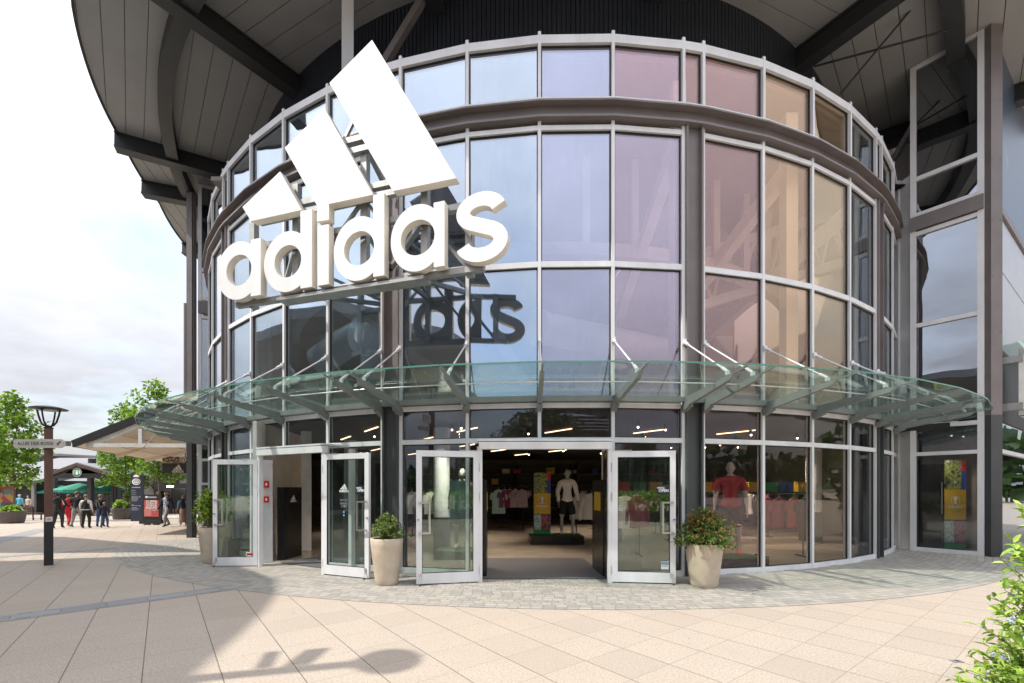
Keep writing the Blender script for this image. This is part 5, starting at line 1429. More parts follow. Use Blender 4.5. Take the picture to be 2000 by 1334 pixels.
person(55, 1006, 1.66, pi, 'dim figure in beige standing inside the colourful shop entrance', [BEI, CHR, SHOE], std_rule(sleeve_to=1.05), HB, 0.02, stride=0.1)

# ------------------------------------------------------------------ plaza furniture and buildings to the left
c = gp(266, 1018); tot = empty('info_totem', c, 0, 'tall navy totem with white swirl emblem and directory lines', 'totem'); s = c.y / F
W_, H_ = 22 * s, 93 * s
mb = MB(); mb.box((c.x, c.y + 0.1, c.z + H_/2), (W_, 0.2, H_)); mb.build('slab', M['navy'], tot)
def TM(x, z): return frame_M((c.x + x, c.y - 0.004, c.z + z), (1, 0, 0))
mb = MB()
vs, fs = solid([arc(0, 0, 0.26, 0.20, 0, 350, 35), arc(0.02, 0.0, 0.20, 0.145, 0, 350, 35)], 0.002); mb.add(vs, fs, 0, TM(0, H_ - 0.50))
vs, fs = solid([arc(0, 0.0, 0.155, 0.11, 0, 350, 30), arc(0.0, 0.015, 0.09, 0.06, 0, 350, 30)], 0.002); mb.add(vs, fs, 0, TM(0.01, H_ - 0.50))
vs, fs = solid([arc(0, 0, 0.05, 0.035, 0, 350, 20)], 0.002); mb.add(vs, fs, 0, TM(0.01, H_ - 0.49))
vs, fs = solid([arc(0, 0, 0.19, 0.15, 0, 180, 20)], 0.002); mb.add(vs, fs, 0, TM(0, H_ - 0.21))
mb.build('swirl_emblem', M['ltext'], tot)
mb = MB()
for i, (z, w) in enumerate(((0.85, 0.52), (1.03, 0.24), (1.15, 0.30), (1.27, 0.26), (1.40, 0.40), (1.47, 0.44), (1.54, 0.40), (1.61, 0.42), (1.68, 0.36), (1.90, 0.12), (1.97, 0.40), (2.10, 0.34), (2.17, 0.46), (2.24, 0.40))):
    mb.box((c.x - 0.29 + w/2 if i else c.x, c.y - 0.002, c.z + H_ - z), (w, 0.006, 0.022 if i else 0.05))
for z in (1.43, 1.98): mb.box((c.x + 0.21, c.y - 0.002, c.z + H_ - z), (0.09, 0.006, 0.05))
mb.build('directory_lines', M['greylet'], tot)
c = gp(297.5, 1025); s = c.y / F; ad = empty('poster_stand', c, 0, 'black poster stand with red super weekend poster', 'poster stand')
mb = MB(); w, h = 37*s, 50*s; zb = c.z + 9*s
mb.box((c.x, c.y, zb + h/2), (w, 0.10, h)); mb.box((c.x, c.y - 0.03, c.z + 6*s), (42*s, 0.28, 7.5*s))
for q in (-9*s, 9*s): mb.box((c.x + q, c.y - 0.03, c.z + 1.0*s), (6*s, 0.28, 2.0*s))
mb.build('stand', M['blackm'], ad)
mb = MB(); pw, ph = 28*s, 32*s; pz = zb + 23*s; mb.box((c.x, c.y - 0.055, pz), (pw, 0.012, ph)); mb.build('poster', M['red'], ad)
mb = MB(); mb.box((c.x - pw*0.25, c.y - 0.063, pz - ph*0.26), (pw*0.5, 0.006, ph*0.44)); mb.build('poster_panel', M['salmon'], ad)
for i in range(3): label_text('SUPER', 0.205, frame_M((c.x, c.y - 0.064, pz + ph*(0.40 - 0.135*i)), (1, 0, 0)), M['ltext'], ad, 'lettering', 0.006, 1.02)
label_text('WEEKEND', 0.135, frame_M((c.x, c.y - 0.064, pz + ph*0.005), (1, 0, 0)), M['ltext'], ad, 'lettering', 0.004)
mb = MB(); mb.box((c.x + 0.05, c.y - 0.052, zb + h - 4.6*s), (16*s, 0.008, 0.9*s)); mb.box((c.x + 0.05, c.y - 0.052, zb + h - 6.2*s), (16*s, 0.008, 0.7*s)); mb.sphere((c.x - 9.5*s, c.y - 0.05, zb + h - 5.2*s), 0.08, 10, 6, 0, (1, 0.2, 0.8))
mb.box((c.x + pw*0.25, c.y - 0.063, pz - ph*0.12), (pw*0.42, 0.006, 0.015)); mb.build('poster_header', M['ltext'], ad)
# bench
c = gp(48, 1016); bn = empty('park_bench', c, 0, 'empty dark slatted bench with backrest by the leftmost maple', 'bench')
mb = MB()
for i in range(5): mb.box((c.x, c.y - 0.20 + 0.1*i, c.z + 0.45), (2.0, 0.085, 0.04))
mb.build('seat', M['benchwood'], bn); mb = MB()
for i in range(4): mb.box((c.x, c.y - 0.26 - 0.02*i, c.z + 0.55 + 0.1*i), (2.0, 0.035, 0.085))
mb.build('backrest', M['benchwood'], bn)
for q in (-0.85, 0.85):
    mb = MB(); mb.bar((c.x + q, c.y - 0.27, c.z), (c.x + q, c.y - 0.34, c.z + 0.92), 0.06, 0.05); mb.bar((c.x + q, c.y + 0.22, c.z), (c.x + q, c.y + 0.22, c.z + 0.45), 0.06, 0.05); mb.build('leg', M['lampblack'], bn)
# cream pitched awning roof along the flank of the store
aw = empty('awning_roof', LP + Vector((-3, 0.5, 3)), 0, 'cream boarded pitched roof with white truss sheltering the walkway', 'awning')
YA = 16.4
e0 = at(148, 873, YA); ap = at(375, 782, YA); e1 = Vector((e0.x - 4.4, YA + 11.0, e0.z)); ap1 = Vector((ap.x - 2.2, YA + 13, ap.z)); 
mb = MB(); mb.quad3(e0, e1, ap1, ap, 0.14); mb.build('soffit', M['awn'], aw)
up3 = Vector((0, 0, 0.15))
mb = MB(); mb.quad3(e0 + up3, ap + up3, ap1 + up3, e1 + up3, 0.02); mb.bar(e0 + Vector((-0.05, -0.06, 0.10)), ap + Vector((0, -0.06, 0.10)), 0.06, 0.26); mb.bar(e0 + Vector((-0.07, 0, 0.06)), e1 + Vector((-0.07, 0, 0.06)), 0.10, 0.12); mb.build('roof_edge', M['beam'], aw)
mb = MB(); a = at(186, 869.5, YA); b = at(366, 870.5, YA); mb.bar(a, b, 0.14, 0.14); mb.build('tie_beam', M['awnwhite'], aw)
mb = MB(); mb.bar(at(276, 869, YA), at(276, 838, YA), 0.13, 0.13); mb.bar(e0 + Vector((0.4, 0.05, 0.02)), ap - Vector((0, 0, 0.08)) + Vector((0, 0.05, 0)), 0.12, 0.16); mb.build('truss_post', M['awnwhite'], aw)
for f in (0.3, 0.6, 0.9):
    mb = MB(); A = e0.lerp(e1, f); B = ap.lerp(ap1, f); C = A + Vector((0.7, 0, 0.0)); mb.bar(A - Vector((0, 0, 0.1)), B - Vector((0, 0, 0.1)), 0.1, 0.16); mb.build('rafter', M['awn'], aw)
mb = MB()
for f in (0.18, 0.36, 0.54, 0.72, 0.9):
    A = e0.lerp(ap, f) - Vector((0, 0, 0.15)); B = e1.lerp(ap1, f) - Vector((0, 0, 0.15)); mb.bar(A, B, 0.02, 0.012)
mb.build('board_joint', M['soil'], aw)
# shop row with black blade signs beyond the awning
sh = empty('shop_row', at(335, 1000, 40), 0, 'dark shop fronts with black hanging signs under the cream awning', 'building')
def board(u0, v0, u1, v1, Y, m, name, parent, t=0.12):
    a, b = at(u0, v1, Y), at(u1, v0, Y); mb = MB(); mb.box(((a.x+b.x)/2, Y + t/2, (a.z+b.z)/2), (b.x-a.x, t, b.z-a.z)); return mb.build(name, m, parent)
board(300, 885, 420, 1025, 42, M['slate'], 'wall', sh, 6.0)
board(303, 960, 330, 1006, 41.9, M['darkglass'], 'shop_window', sh, 0.05); board(334, 955, 362, 1006, 41.8, M['blackm'], 'shop_front', sh, 0.1)
b_ = board(317, 904.5, 367, 924.5, 24, M['blackm'], 'hanging_sign', sh); mark(frame_M(at(347, 915, 23.98), (1, 0, 0)), 16 * 24 / F, M['signcream'], 'logo', b_)
b_ = board(301, 924.8, 347, 947, 30, M['blackm'], 'hanging_sign', sh); label_text('UGG', 0.36, frame_M(at(325, 933, 29.97), (1, 0, 0)), M['greylet'], b_, 'lettering', 0.004); label_text('AUSTRALIA', 0.11, frame_M(at(325, 941, 29.97), (1, 0, 0)), M['greylet'], b_)
board(347, 925, 361, 939, 30.4, M['slate'], 'hanging_sign', sh); board(301, 947, 322, 955, 34, M['blackm'], 'hanging_sign', sh); board(340, 944, 366, 954, 34.4, M['blackm'], 'hanging_sign', sh)
pm_, nt_ = newmat('ornament_panel'); b_n = NB(nt_); w_ = b_n.n('ShaderNodeTexVoronoi', feature='DISTANCE_TO_EDGE'); b_n.put(w_.inputs['Vector'], b_n.pos()); w_.inputs['Scale'].default_value = 4.0
b_n.out(b_n.bsdf(b_n.ramp(w_.outputs['Distance'], [(0.08, (0.10, 0.08, 0.06)), (0.14, (0.52, 0.45, 0.35))]), 0.7).outputs[0])
ob = board(317, 892, 366, 904, 24.2, pm_, 'ornament_panel', sh)
vs, fs = solid([arc(0, 0, 0.19, 0.15, 0, 350, 30), arc(0, 0, 0.13, 0.10, 0, 350, 30)], 0.004); mb = MB(); mb.add(vs, fs, 0, frame_M(at(357, 898, 24.18), (1, 0, 0))); vs, fs = solid([arc(0, 0, 0.08, 0.06, 0, 350, 30)], 0.004); mb.add(vs, fs, 0, frame_M(at(357, 898, 24.18), (1, 0, 0))); mb.build('spiral', M['signcream'], ob)
for u in (322, 362): mb = MB(); a = at(u, 892, 24.3); mb.tube([a, a + Vector((0, 0, 0.6))], 0.02, 6); mb.build('sign_hanger', M['beam'], sh)
mb = MB()
for u in (352, 332): p = at(u, 950, 41); mb.box(tuple(p), (0.6, 0.05, 0.12))
mb.build('shop_lamp', M['spot'], sh)
# coffee kiosk
kY = 36.0; kk0 = at(150, 1000, kY); ks_ = empty('coffee_kiosk', (kk0.x, kY, gz(kk0.x, kY)), 0, 'brown gabled coffee kiosk with round green emblem on its dark gable', 'kiosk')
a, b, c = at(96, 923, kY), at(150, 903, kY), at(228, 925, kY)
for P, Q in ((a, b), (b, c)):
    mb = MB(); o = Vector((0, 6, 0)); u_ = Vector((0, 0, 0.12)); mb.quad3(P, Q, Q + o, P + o, 0.1); mb.build('roof', M['roofgrey'], ks_)
    mb = MB(); mb.bar(P + Vector((0, -0.08, -0.2)), Q + Vector((0, -0.08, -0.2)), 0.08, 0.22); mb.build('fascia', M['kiosk'], ks_)
mb = MB(); mb.add([a + Vector((1.2, 0.05, -0.05)), c + Vector((-1.5, 0.05, 0)), b + Vector((0, 0.05, -0.25)), a + Vector((1.2, 0.15, -0.05)), c + Vector((-1.5, 0.15, 0)), b + Vector((0, 0.15, -0.25))], [(0, 1, 2), (5, 4, 3), (0, 3, 4, 1), (1, 4, 5, 2), (2, 5, 3, 0)]); p = at(150, 925, kY); mb.box((p.x + 0.3, kY + 0.1, p.z), (4.6, 0.1, 0.75)); mb.build('gable', M['blackm'], ks_)
for u, z1 in ((170.5, 925), (100, 925), (222, 930)): p = at(u, z1, kY + (0 if u == 170.5 else 3)); mb = MB(); mb.box((p.x, p.y + 0.3, p.z/2 - 0.4), (0.32, 0.32, p.z + 0.8)); mb.build('post', M['blackm'], ks_)
Mx = frame_M(at(150.5, 922.5, kY - 0.02), (1, 0, 0)); mb = MB(); vs, fs = solid([arc(0, 0, 0.36, 0.27 * 1.33, 0, 350, 35)], 0.02); mb.add(vs, fs, 0, Mx); em = mb.build('emblem', M['ltext'], ks_)
mb = MB(); vs, fs = solid([arc(0, 0, 0.335, 0.335, 0, 350, 35), arc(0, 0, 0.12, 0.22, 0, 350, 30)], 0.004); mb.add(vs, fs, 0, Mx @ Matrix.Translation((0, 0, 0.023))); mb.build('emblem_disc', M['coffee'], em)
mb = MB()
for q in (-1, 1): vs, fs = solid([[(q*0.15, 0.2), (q*0.24, 0.16), (q*0.28, 0.0), (q*0.22, -0.17), (q*0.17, -0.12), (q*0.22, 0.0), (q*0.17, 0.1)]], 0.003); mb.add(vs, fs, 0, Mx @ Matrix.Translation((0, 0, 0.028)))
vs, fs = solid([[(-0.1, -0.2), (-0.05, 0.02), (-0.09, 0.16), (-0.03, 0.12), (0, 0.2), (0.03, 0.12), (0.09, 0.16), (0.05, 0.02), (0.1, -0.2)]], 0.003); mb.add(vs, fs, 0, Mx @ Matrix.Translation((0, 0, 0.024)))
mb.build('emblem_figure', M['ltext'], em)
p = at(180, 908, kY + 3); mb = MB(); mb.tube([p, p + Vector((0, 0, 0.55))], 0.28, 14); mb.build('roof_vent', M['blackm'], ks_)
# green parasols of the terrace
for i, (u, v, Y, w) in enumerate(((155, 951, 38.5, 1.9), (120, 955, 41, 1.6), (213, 953, 40.5, 1.7), (238, 954, 45, 1.9))):
    p = at(u, v, Y); gzz = gz(p.x, p.y)
    um = empty('cafe_parasol', (p.x, p.y, gzz), 0, ['green cafe parasol just left of the kiosk post', 'green cafe parasol farthest left beside the lamp post', 'green cafe parasol right of the kiosk under the maples', 'green cafe parasol farthest right near the totem'][i], 'parasol', 'green cafe parasols by the kiosk')
    mb = MB(); n = 8
    top = Vector((p.x, p.y, p.z + 0.35)); rim = [Vector((p.x + w*cos(2*pi*k/n + 0.2), p.y + w*sin(2*pi*k/n + 0.2), p.z - 0.25)) for k in range(n)]
    mb.add([top] + rim + [q - Vector((0, 0, 0.14)) for q in rim], [(0, 1 + k, 1 + (k+1) % n) for k in range(n)] + [(1 + k, 1 + n + k, 1 + n + (k+1) % n, 1 + (k+1) % n) for k in range(n)]); mb.build('canopy', M['umb'], um)
    mb = MB(); mb.tube([(p.x, p.y, gzz), (p.x, p.y, p.z + 0.36)], 0.04, 8); mb.build('pole', M['lampblack'], um)
# slim dark posts of the terrace
for i, u in enumerate((221, 226.5, 232.5)):
    p = at(u, 985, 37); mb = MB(); q = gz(p.x, p.y); mb.box((p.x, p.y, q + 1.9), (0.16, 0.16, 3.8)); mb.box((p.x, p.y, q + 0.06), (0.3, 0.3, 0.12)); mb.build('terrace_post', M['blackm'], None, 'slim dark terrace post, %s of the three right of the kiosk' % ('left', 'middle', 'right')[i], 'post', 'slim dark terrace posts', org=(p.x, p.y, q))
# grey buildings behind
def block(u0, v0, u1, v1, Y, dep, label, wall, roof=None, name='far_building', rh=0.0):
    a, b = at(u0, v1, Y), at(u1, v0, Y); g0 = gz(a.x, Y) - 0.3; root = empty(name, ((a.x+b.x)/2, Y, g0), 0, label, 'building')
    mb = MB(); mb.box(((a.x+b.x)/2, Y + dep/2, (g0 + b.z)/2), (b.x - a.x, dep, b.z - g0)); mb.build('wall', wall, root)
    if roof:
        mb = MB(); mb.quad3((a.x - 0.8, Y - 1.2, b.z - 0.1), (b.x + 0.8, Y - 1.2, b.z - 0.1), (b.x + 0.8, Y + dep, b.z + rh), (a.x - 0.8, Y + dep, b.z + rh), 0.25); mb.build('roof', roof, root)
    return root, a, b
rt_, a, b = block(60, 886, 118, 1000, 56, 10, 'two storey grey building with pale flat roof behind the lamp post', M['slate'], M['roofgrey'], rh=0.2)
for i in range(3):
    p = at(74 + 14 * i, 902, 55.95); mb = MB(); mb.box(tuple(p), (0.7, 0.08, 0.9)); mb.build('window', M['darkglass'], rt_)
block(98, 894, 150, 1000, 64, 10, 'brownish stepped building left of the kiosk gable', M['stone'], M['roofgrey'], rh=1.6)
block(136, 902, 205, 1000, 75, 12, 'distant long hall with grey roof behind the kiosk', M['stone'], M['roofgrey'], rh=1.0)
rt_, a, b = block(-60, 938, 74, 1010, 40, 9, 'low shop with colourful front and grey sloping roof at far left', M['blackm'], M['roofgrey'], 'low_shop', 2.6)
CP, ntc = newmat('colourful_display'); bc = NB(ntc); vo = bc.n('ShaderNodeTexVoronoi'); bc.put(vo.inputs['Vector'], bc.pos()); vo.inputs['Scale'].default_value = 1.9
bc.out(bc.bsdf(bc.ramp(bc.m('FRACT', bc.m('MULTIPLY', bc.xyz(vo.outputs['Color'])[0], 3.0)), [(0.0, (0.02, 0.02, 0.02)), (0.35, (0.30, 0.07, 0.02)), (0.5, (0.05, 0.18, 0.18)), (0.65, (0.40, 0.22, 0.03)), (0.8, (0.30, 0.02, 0.03)), (1.0, (0.03, 0.03, 0.05))]), 0.6).outputs[0])
p, q = at(-60, 1006, 39.9), at(27, 948, 39.9); mb = MB(); mb.box(((p.x+q.x)/2, 39.9, (p.z+q.z)/2), (q.x-p.x, 0.06, q.z-p.z)); mb.build('display_window', CP, rt_)
p = at(66, 975, 39.8); mb = MB(); mb.box(tuple(p), (0.25, 0.2, 2.7)); mb.build('door_post', M['galv'], rt_)
c0 = at(14, 992, 38.5); bd = MB(); bd.box((c0.x, c0.y, gz(c0.x, c0.y) + 0.55), (0.9, 0.08, 1.1)); bo = bd.build('chalk_board', M['blackm'], None, 'small black pavement board in front of the colourful shop', 'board', org=(c0.x, c0.y, gz(c0.x, c0.y)))
rt_, a, b = block(96, 952, 168, 1000, 48, 6, 'low dark cafe front with grey sloping roof behind the walking group', M['blackm'], M['roofgrey'], 'cafe_pavilion', 1.6)
# far wooded backdrop
r = random.Random(4); mb = MB()
for _ in range(2600):
    u = r.uniform(-40, 330); Y = r.uniform(85, 100); v = r.uniform(925 + 8 * sin(u * 0.05) + 6 * sin(u*0.13), 958); p = at(u, v, Y); leaf4(mb, p, rvec(r), rvec(r), 1.6, 1.2, int(r.random() * 3))
mb.build('far_wood', LEAF['dark'], None, 'dark line of far trees beyond the plaza', 'wood', kind='stuff', org=(-60, 90, 0))

# ------------------------------------------------------------------ inside the store
def mannequin(loc, H, rz, label, mats, rule, **kw):
    root = empty('mannequin', loc, 0, label, 'mannequin', 'display mannequins'); Mx = Matrix.Translation(loc) @ Matrix.Rotation(rz, 4, 'Z')
    fig = figure(H, **kw); mb = dress(fig, rule, {1: 0.03, 2: 0.045}); mb.v = [Mx @ p for p in mb.v]; mb.build('body', [M['mann']] + mats, root); return root
def shorts_rule(t, z, c):
    if t == 'leg': return 2 if z > 0.56 else (0 if z > 0.12 else 3)
    k = std_rule(sleeve_to=0.86, top_from=0.90)(t, z, c)
    return k
SHRT = cloth('cream_sweatshirt', (0.82, 0.78, 0.72), 0.06); BSH = cloth('black_shorts', (0.012, 0.012, 0.014)); REDJ = cloth('red_jersey', (0.26, 0.02, 0.028)); MSH = cloth('cream_shoe', (0.65, 0.60, 0.54)); ORG = cloth('orange_boot', (0.80, 0.14, 0.05)); MINT = cloth('mint_cloth', (0.36, 0.58, 0.55)); PUR = cloth('purple_cloth', (0.16, 0.08, 0.20)); LIL = cloth('lilac_cloth', (0.36, 0.30, 0.36)); MAR = cloth('maroon_cloth', (0.22, 0.02, 0.05))
def plinth(cx, cy, w, d, h, label, top=None):
    root = empty('plinth', (cx, cy, 0.012), 0, label, 'plinth'); mb = MB(); mb.box((cx, cy, 0.012 + h/2), (w, d, h)); mb.build('block', M['black'], root)
    mb = MB(); mb.box((cx, cy, 0.012 + h + 0.006), (w - 0.06, d - 0.06, 0.012)); mb.build('turf', top or M['green'], root); return root
TURF = mat('artificial_turf', (0.03, 0.09, 0.015), 0.9, 0.0, 0.4, 40, 0.6, 90)
plinth(1.68, 12.95, 1.5, 0.8, 0.24, 'black plinth under the cream clad mannequin and banner', TURF)
mannequin(Vector((2.0, 12.85, 0.27)), 1.86, pi, 'white mannequin in cream sweatshirt and black shorts inside the entrance', [SHRT, BSH, MSH], shorts_rule, legs=0.15, build=0.90, armL=((-0.26, -0.05, 1.14), (-0.27, 0.06, 0.90)), armR=((0.25, -0.04, 1.14), (0.25, 0.07, 0.90)))
def banner(c, w, h, label, rz=0.0):
    root = empty('banner_pillar', c, 0, label, 'banner'); x, y, z = c
    mb = MB(); mb.box((x, y + 0.12, z + h/2), (w, 0.24, h)); mb.build('pillar', M['blackm'], root)
    def rect(x0, x1, z0, z1, m, nm, o=0.004):
        mb = MB(); mb.box((x - w/2 + w*(x0+x1)/2, y - o, z + h*(z0+z1)/2), (w*(x1-x0), 0.006, h*(z1-z0))); return mb.build(nm, m, root)
    rect(0, 0.78, 0.67, 1.0, PHOTO[0], 'photo_panel'); rect(0.78, 1.0, 0.88, 1.0, M['signred'], 'red_panel'); rect(0.78, 1.0, 0.67, 0.88, M['blue'], 'blue_panel')
    rect(0, 1, 0.335, 0.67, M['yellow'], 'yellow_panel'); rect(0, 0.44, 0.08, 0.325, PHOTO[1], 'photo_panel'); rect(0.46, 1.0, 0.08, 0.325, PHOTO[2], 'photo_panel'); rect(0, 1, 0.005, 0.07, M['green'], 'green_panel')
    Mx = frame_M((x, y - 0.0085, z + h*0.535), (1, 0, 0)); mb = MB()
    cup = [[(-0.045, -0.075), (0.045, -0.075), (0.03, -0.05), (0.018, -0.03), (0.02, 0.0), (0.042, 0.05), (0.04, 0.085), (0.02, 0.10), (-0.02, 0.10), (-0.04, 0.085), (-0.042, 0.05), (-0.02, 0.0), (-0.018, -0.03), (-0.03, -0.05)]]
    vs, fs = solid(cup, 0.001); mb.add(vs, fs, 0, Mx @ Matrix.Translation((0, 0.02, 0)))
    vs, fs = solid([arc(0, 0.02, 0.115, 0.125, -60, 240, 30) + arc(0, 0.02, 0.108, 0.118, 240, -60, 30)], 0.001); mb.add(vs, fs, 0, Mx); mb.build('trophy_emblem', M['ltext'], root)
    label_text('EURO2024', 0.072, Mx @ Matrix.Translation((0, -0.135, 0.001)), M['ltext'], root, 'lettering', 0.0012); label_text('GERMANY', 0.034, Mx @ Matrix.Translation((0, -0.185, 0.001)), M['ltext'], root)
    return root
def photo(seed, cols, sc):
    m, nt = newmat('printed_photo'); b = NB(nt); n_ = b.n('ShaderNodeTexNoise'); mp = b.n('ShaderNodeMapping'); b.put(mp.inputs['Vector'], b.pos()); mp.inputs['Location'].default_value = (seed, seed * 2, seed); b.nt.links.new(mp.outputs[0], n_.inputs['Vector']); n_.inputs['Scale'].default_value = sc; n_.inputs['Detail'].default_value = 3
    k = len(cols); b.out(b.bsdf(b.ramp(n_.outputs['Fac'], [(0.3 + 0.4 * i / (k-1), c_) for i, c_ in enumerate(cols)]), 0.5).outputs[0]); return m
PHOTO = [photo(3, [(0.02, 0.02, 0.02), (0.05, 0.08, 0.04), (0.35, 0.40, 0.10), (0.03, 0.03, 0.03), (0.6, 0.6, 0.55)], 9), photo(5, [(0.10, 0.20, 0.50), (0.5, 0.6, 0.75), (0.10, 0.25, 0.08), (0.7, 0.7, 0.7)], 12), photo(9, [(0.03, 0.02, 0.02), (0.10, 0.04, 0.20), (0.5, 0.12, 0.05), (0.03, 0.02, 0.03)], 10)]
banner((1.28, 12.78, 0.275), 0.47, 1.76, 'tall football banner pillar with yellow trophy panel inside the entrance')
plinth(4.75, 9.15, 1.1, 0.8, 0.20, 'black plinth in the right window under the red clad mannequin', TURF)
mannequin(Vector((4.72, 9.1, 0.23)), 1.90, pi - 0.5, 'white mannequin in red jersey and orange boots in the right window', [REDJ, BSH, ORG], lambda t, z, c: (1 if (t == 'sleeve' and z > 1.2) else (0 if t in ('sleeve', 'forearm') else shorts_rule(t, z, c))), legs=0.13, stride=0.3)
banner((4.15, 9.55, 0.235), 0.42, 1.8, 'football banner pillar with yellow panel behind the red clad mannequin')
banner((11.72, 11.5, 0.02), 0.55, 2.3, 'large football banner with yellow panel behind the right wing window')
mannequin(Vector((-0.80, 10.3, 0.20)), 1.84, pi, 'dark dressed mannequin behind the left leaf of the entrance', [BSH, BSH, MSH], shorts_rule, legs=0.13)
plinth(-0.85, 10.3, 1.1, 0.8, 0.18, 'black plinth behind the left leaf of the entrance', TURF)
p = at(897, 977, 9.75); hb_ = MB(); hb_.box(tuple(p), (0.42, 0.02, 0.86)); tb = hb_.build('display_board', M['teal'], None, 'pale teal hanging board behind the left entrance leaf', 'board', org=p)
label_text('GERMANY', 0.10, frame_M(p + Vector((0.02, -0.012, -0.05)), (0, 0, 1), (-1, 0, 0)), M['ltext'], tb); mb = MB(); mb.tube([p + Vector((0, 0, 0.43)), Vector((p.x, p.y, 3.05))], 0.004, 4); mb.build('wire', M['chrome'], tb)
# garments and racks
def garment(loc, rz, m, label, w=0.5, h=0.66, sleeve=0.5, grp='garments on the racks'):
    root = empty('hanging_garment', loc, 0, label, 'garment', grp); Mx = Matrix.Translation(loc) @ Matrix.Rotation(rz, 4, 'Z')
    W2 = w/2; n = 9; mb = MB(); vs = []; rows = 8
    rr = random.Random(int(loc[0]*100 + loc[1]*37))
    for side in (1, -1):
        for j in range(rows + 1):
            z = -h * j / rows - 0.04
            ww = W2 * (0.55 + 0.45 * min(1, j / 1.3)) * (1 + 0.03 * sin(j))
            for i in range(n):
                x = -ww + 2*ww*i/(n-1); dep = 0.055 * (1 - (2*i/(n-1) - 1)**2) ** 0.5 + 0.004 + 0.014 * sin(i * 1.9 + j * 0.7) * (j / rows)
                vs.append(Vector((x, side * dep, z + (0.06 * (1 - abs(x)/W2) if j == 0 else 0))))
    fs = []; o = (rows + 1) * n
    for sd in range(2):
        for j in range(rows):
            for i in range(n - 1):
                a = sd*o + j*n + i; q = (a, a+1, a+1+n, a+n); fs.append(q if sd else q[::-1])
    mb.add(vs, fs, 0, Mx, True)
    if sleeve:
        for sg in (-1, 1): mb.tube([Mx @ Vector((sg*W2*0.85, 0, -0.10)), Mx @ Vector((sg*W2*1.12, 0.0, -0.10 - h*sleeve*0.5)), Mx @ Vector((sg*W2*1.18, 0.01, -0.10 - h*sleeve))], [0.07, 0.055, 0.045], 8)
    mb.build('cloth', m, root)
    mb = MB(); mb.tube([Mx @ Vector((-W2*0.75, 0, -0.045)), Mx @ Vector((0, 0, 0.04)), Mx @ Vector((W2*0.75, 0, -0.045))], 0.007, 5); mb.tube([Mx @ Vector((0, 0, 0.04)), Mx @ Vector((0, 0, 0.10)), Mx @ Vector((0.02, 0, 0.12))], 0.004, 5); mb.build('hanger', M['duct'], root); return root
def rack(loc, w, h, label, rz=0.0):
    root = empty('clothes_rack', loc, 0, label, 'clothes rack', 'clothes racks'); Mx = Matrix.Translation(loc) @ Matrix.Rotation(rz, 4, 'Z'); mb = MB()
    mb.tube([Mx @ Vector((-w/2, 0, h)), Mx @ Vector((w/2, 0, h))], 0.014, 8); mb.build('rail', M['blackm'], root)
    for q in (-0.4*w, 0.4*w):
        mb = MB(); mb.tube([Mx @ Vector((q, 0, 0.03)), Mx @ Vector((q, 0, h))], 0.016, 8); mb.bar(Mx @ Vector((q, -0.25, 0.015)), Mx @ Vector((q, 0.25, 0.015)), 0.05, 0.03); mb.build('leg', M['blackm'], root)
    return root
rack((2.75, 13.6, 0.012), 0.9, 1.52, 'black clothes rack with cream shirts right of the white mannequin')
for i, (x, m, lb) in enumerate(((2.80, SHRT, 'cream long sleeved top hanging foremost on the rack beside the mannequin'), (2.55, WHTC, 'paler top behind the mannequin elbow'), (2.98, GRYC, 'grey top half hidden behind the foremost cream top'))):
    garment((x, 13.42 + 0.12*i, 1.42), 0.15*i - 0.1, m, lb, 0.56, 0.72, 0.95)
rack((0.35, 17.2, 0.012), 1.6, 1.62, 'clothes rack with mint and purple tops deep inside the entrance')
for i, (x, m, lb) in enumerate(((0.05, MINT, 'pale mint top hanging at the left end deep inside the entrance'), (0.28, PUR, 'purple top next to the mint top'), (0.48, MAR, 'maroon top second from the mint top'), (0.70, LIL, 'lilac top right of the maroon top'), (0.95, LIL, 'second lilac top at the right end of the deep rack'))):
    garment((x, 17.0 + 0.05*i, 1.52), 0.5 if i else 0.0, m, lb, 0.50, 0.85 if i == 0 else 0.62, 0.3)
rack((2.95, 10.6, 0.012), 1.0, 1.5, 'clothes rack behind the right leaf of the entrance')
for i, (x, m, lb) in enumerate(((2.75, SHRT, 'pale green lit cream top behind the right glass leaf'), (3.0, SHRT, 'second cream top behind the right glass leaf'), (3.3, MAR, 'dark red top at the right end behind the glass leaf'))):
    garment((x, 10.5 + 0.05*i, 1.40), 0.3, m, lb, 0.50, 0.70, 0.8)
rack((6.6, 10.4, 0.012), 1.2, 1.45, 'clothes rack behind the amber tinted window')
for i, (x, m, lb) in enumerate(((6.2, REDJ, 'red shirt behind the amber window, left'), (6.45, MAR, 'maroon shirt behind the amber window, middle'), (6.8, REDJ, 'red shirt behind the amber window, right'), (7.05, BSH, 'black shirt at the right end behind the amber window'))):
    garment((x, 10.3, 1.36), 0.4, m, lb, 0.48, 0.62, 0.3)
for (rx, ry, lb) in ((4.9, 15.6, 'deep clothes rack behind the rose tinted window'), (8.2, 14.6, 'deep clothes rack behind the sand tinted window'), (-2.2, 14.8, 'deep clothes rack behind the left entrance leaf')):
    rack((rx, ry, 0.012), 1.5, 1.55, lb)
    for i in range(5):
        m = (GRYC, NAVC, WHTC, BSH, REDJ)[i]; garment((rx - 0.6 + 0.3*i, ry - 0.06 + 0.03*i, 1.45), 0.5 + 0.1*i, m, ('grey', 'navy', 'white', 'black', 'red')[i] + ' shirt on the ' + lb, 0.48, 0.66, 0.3)
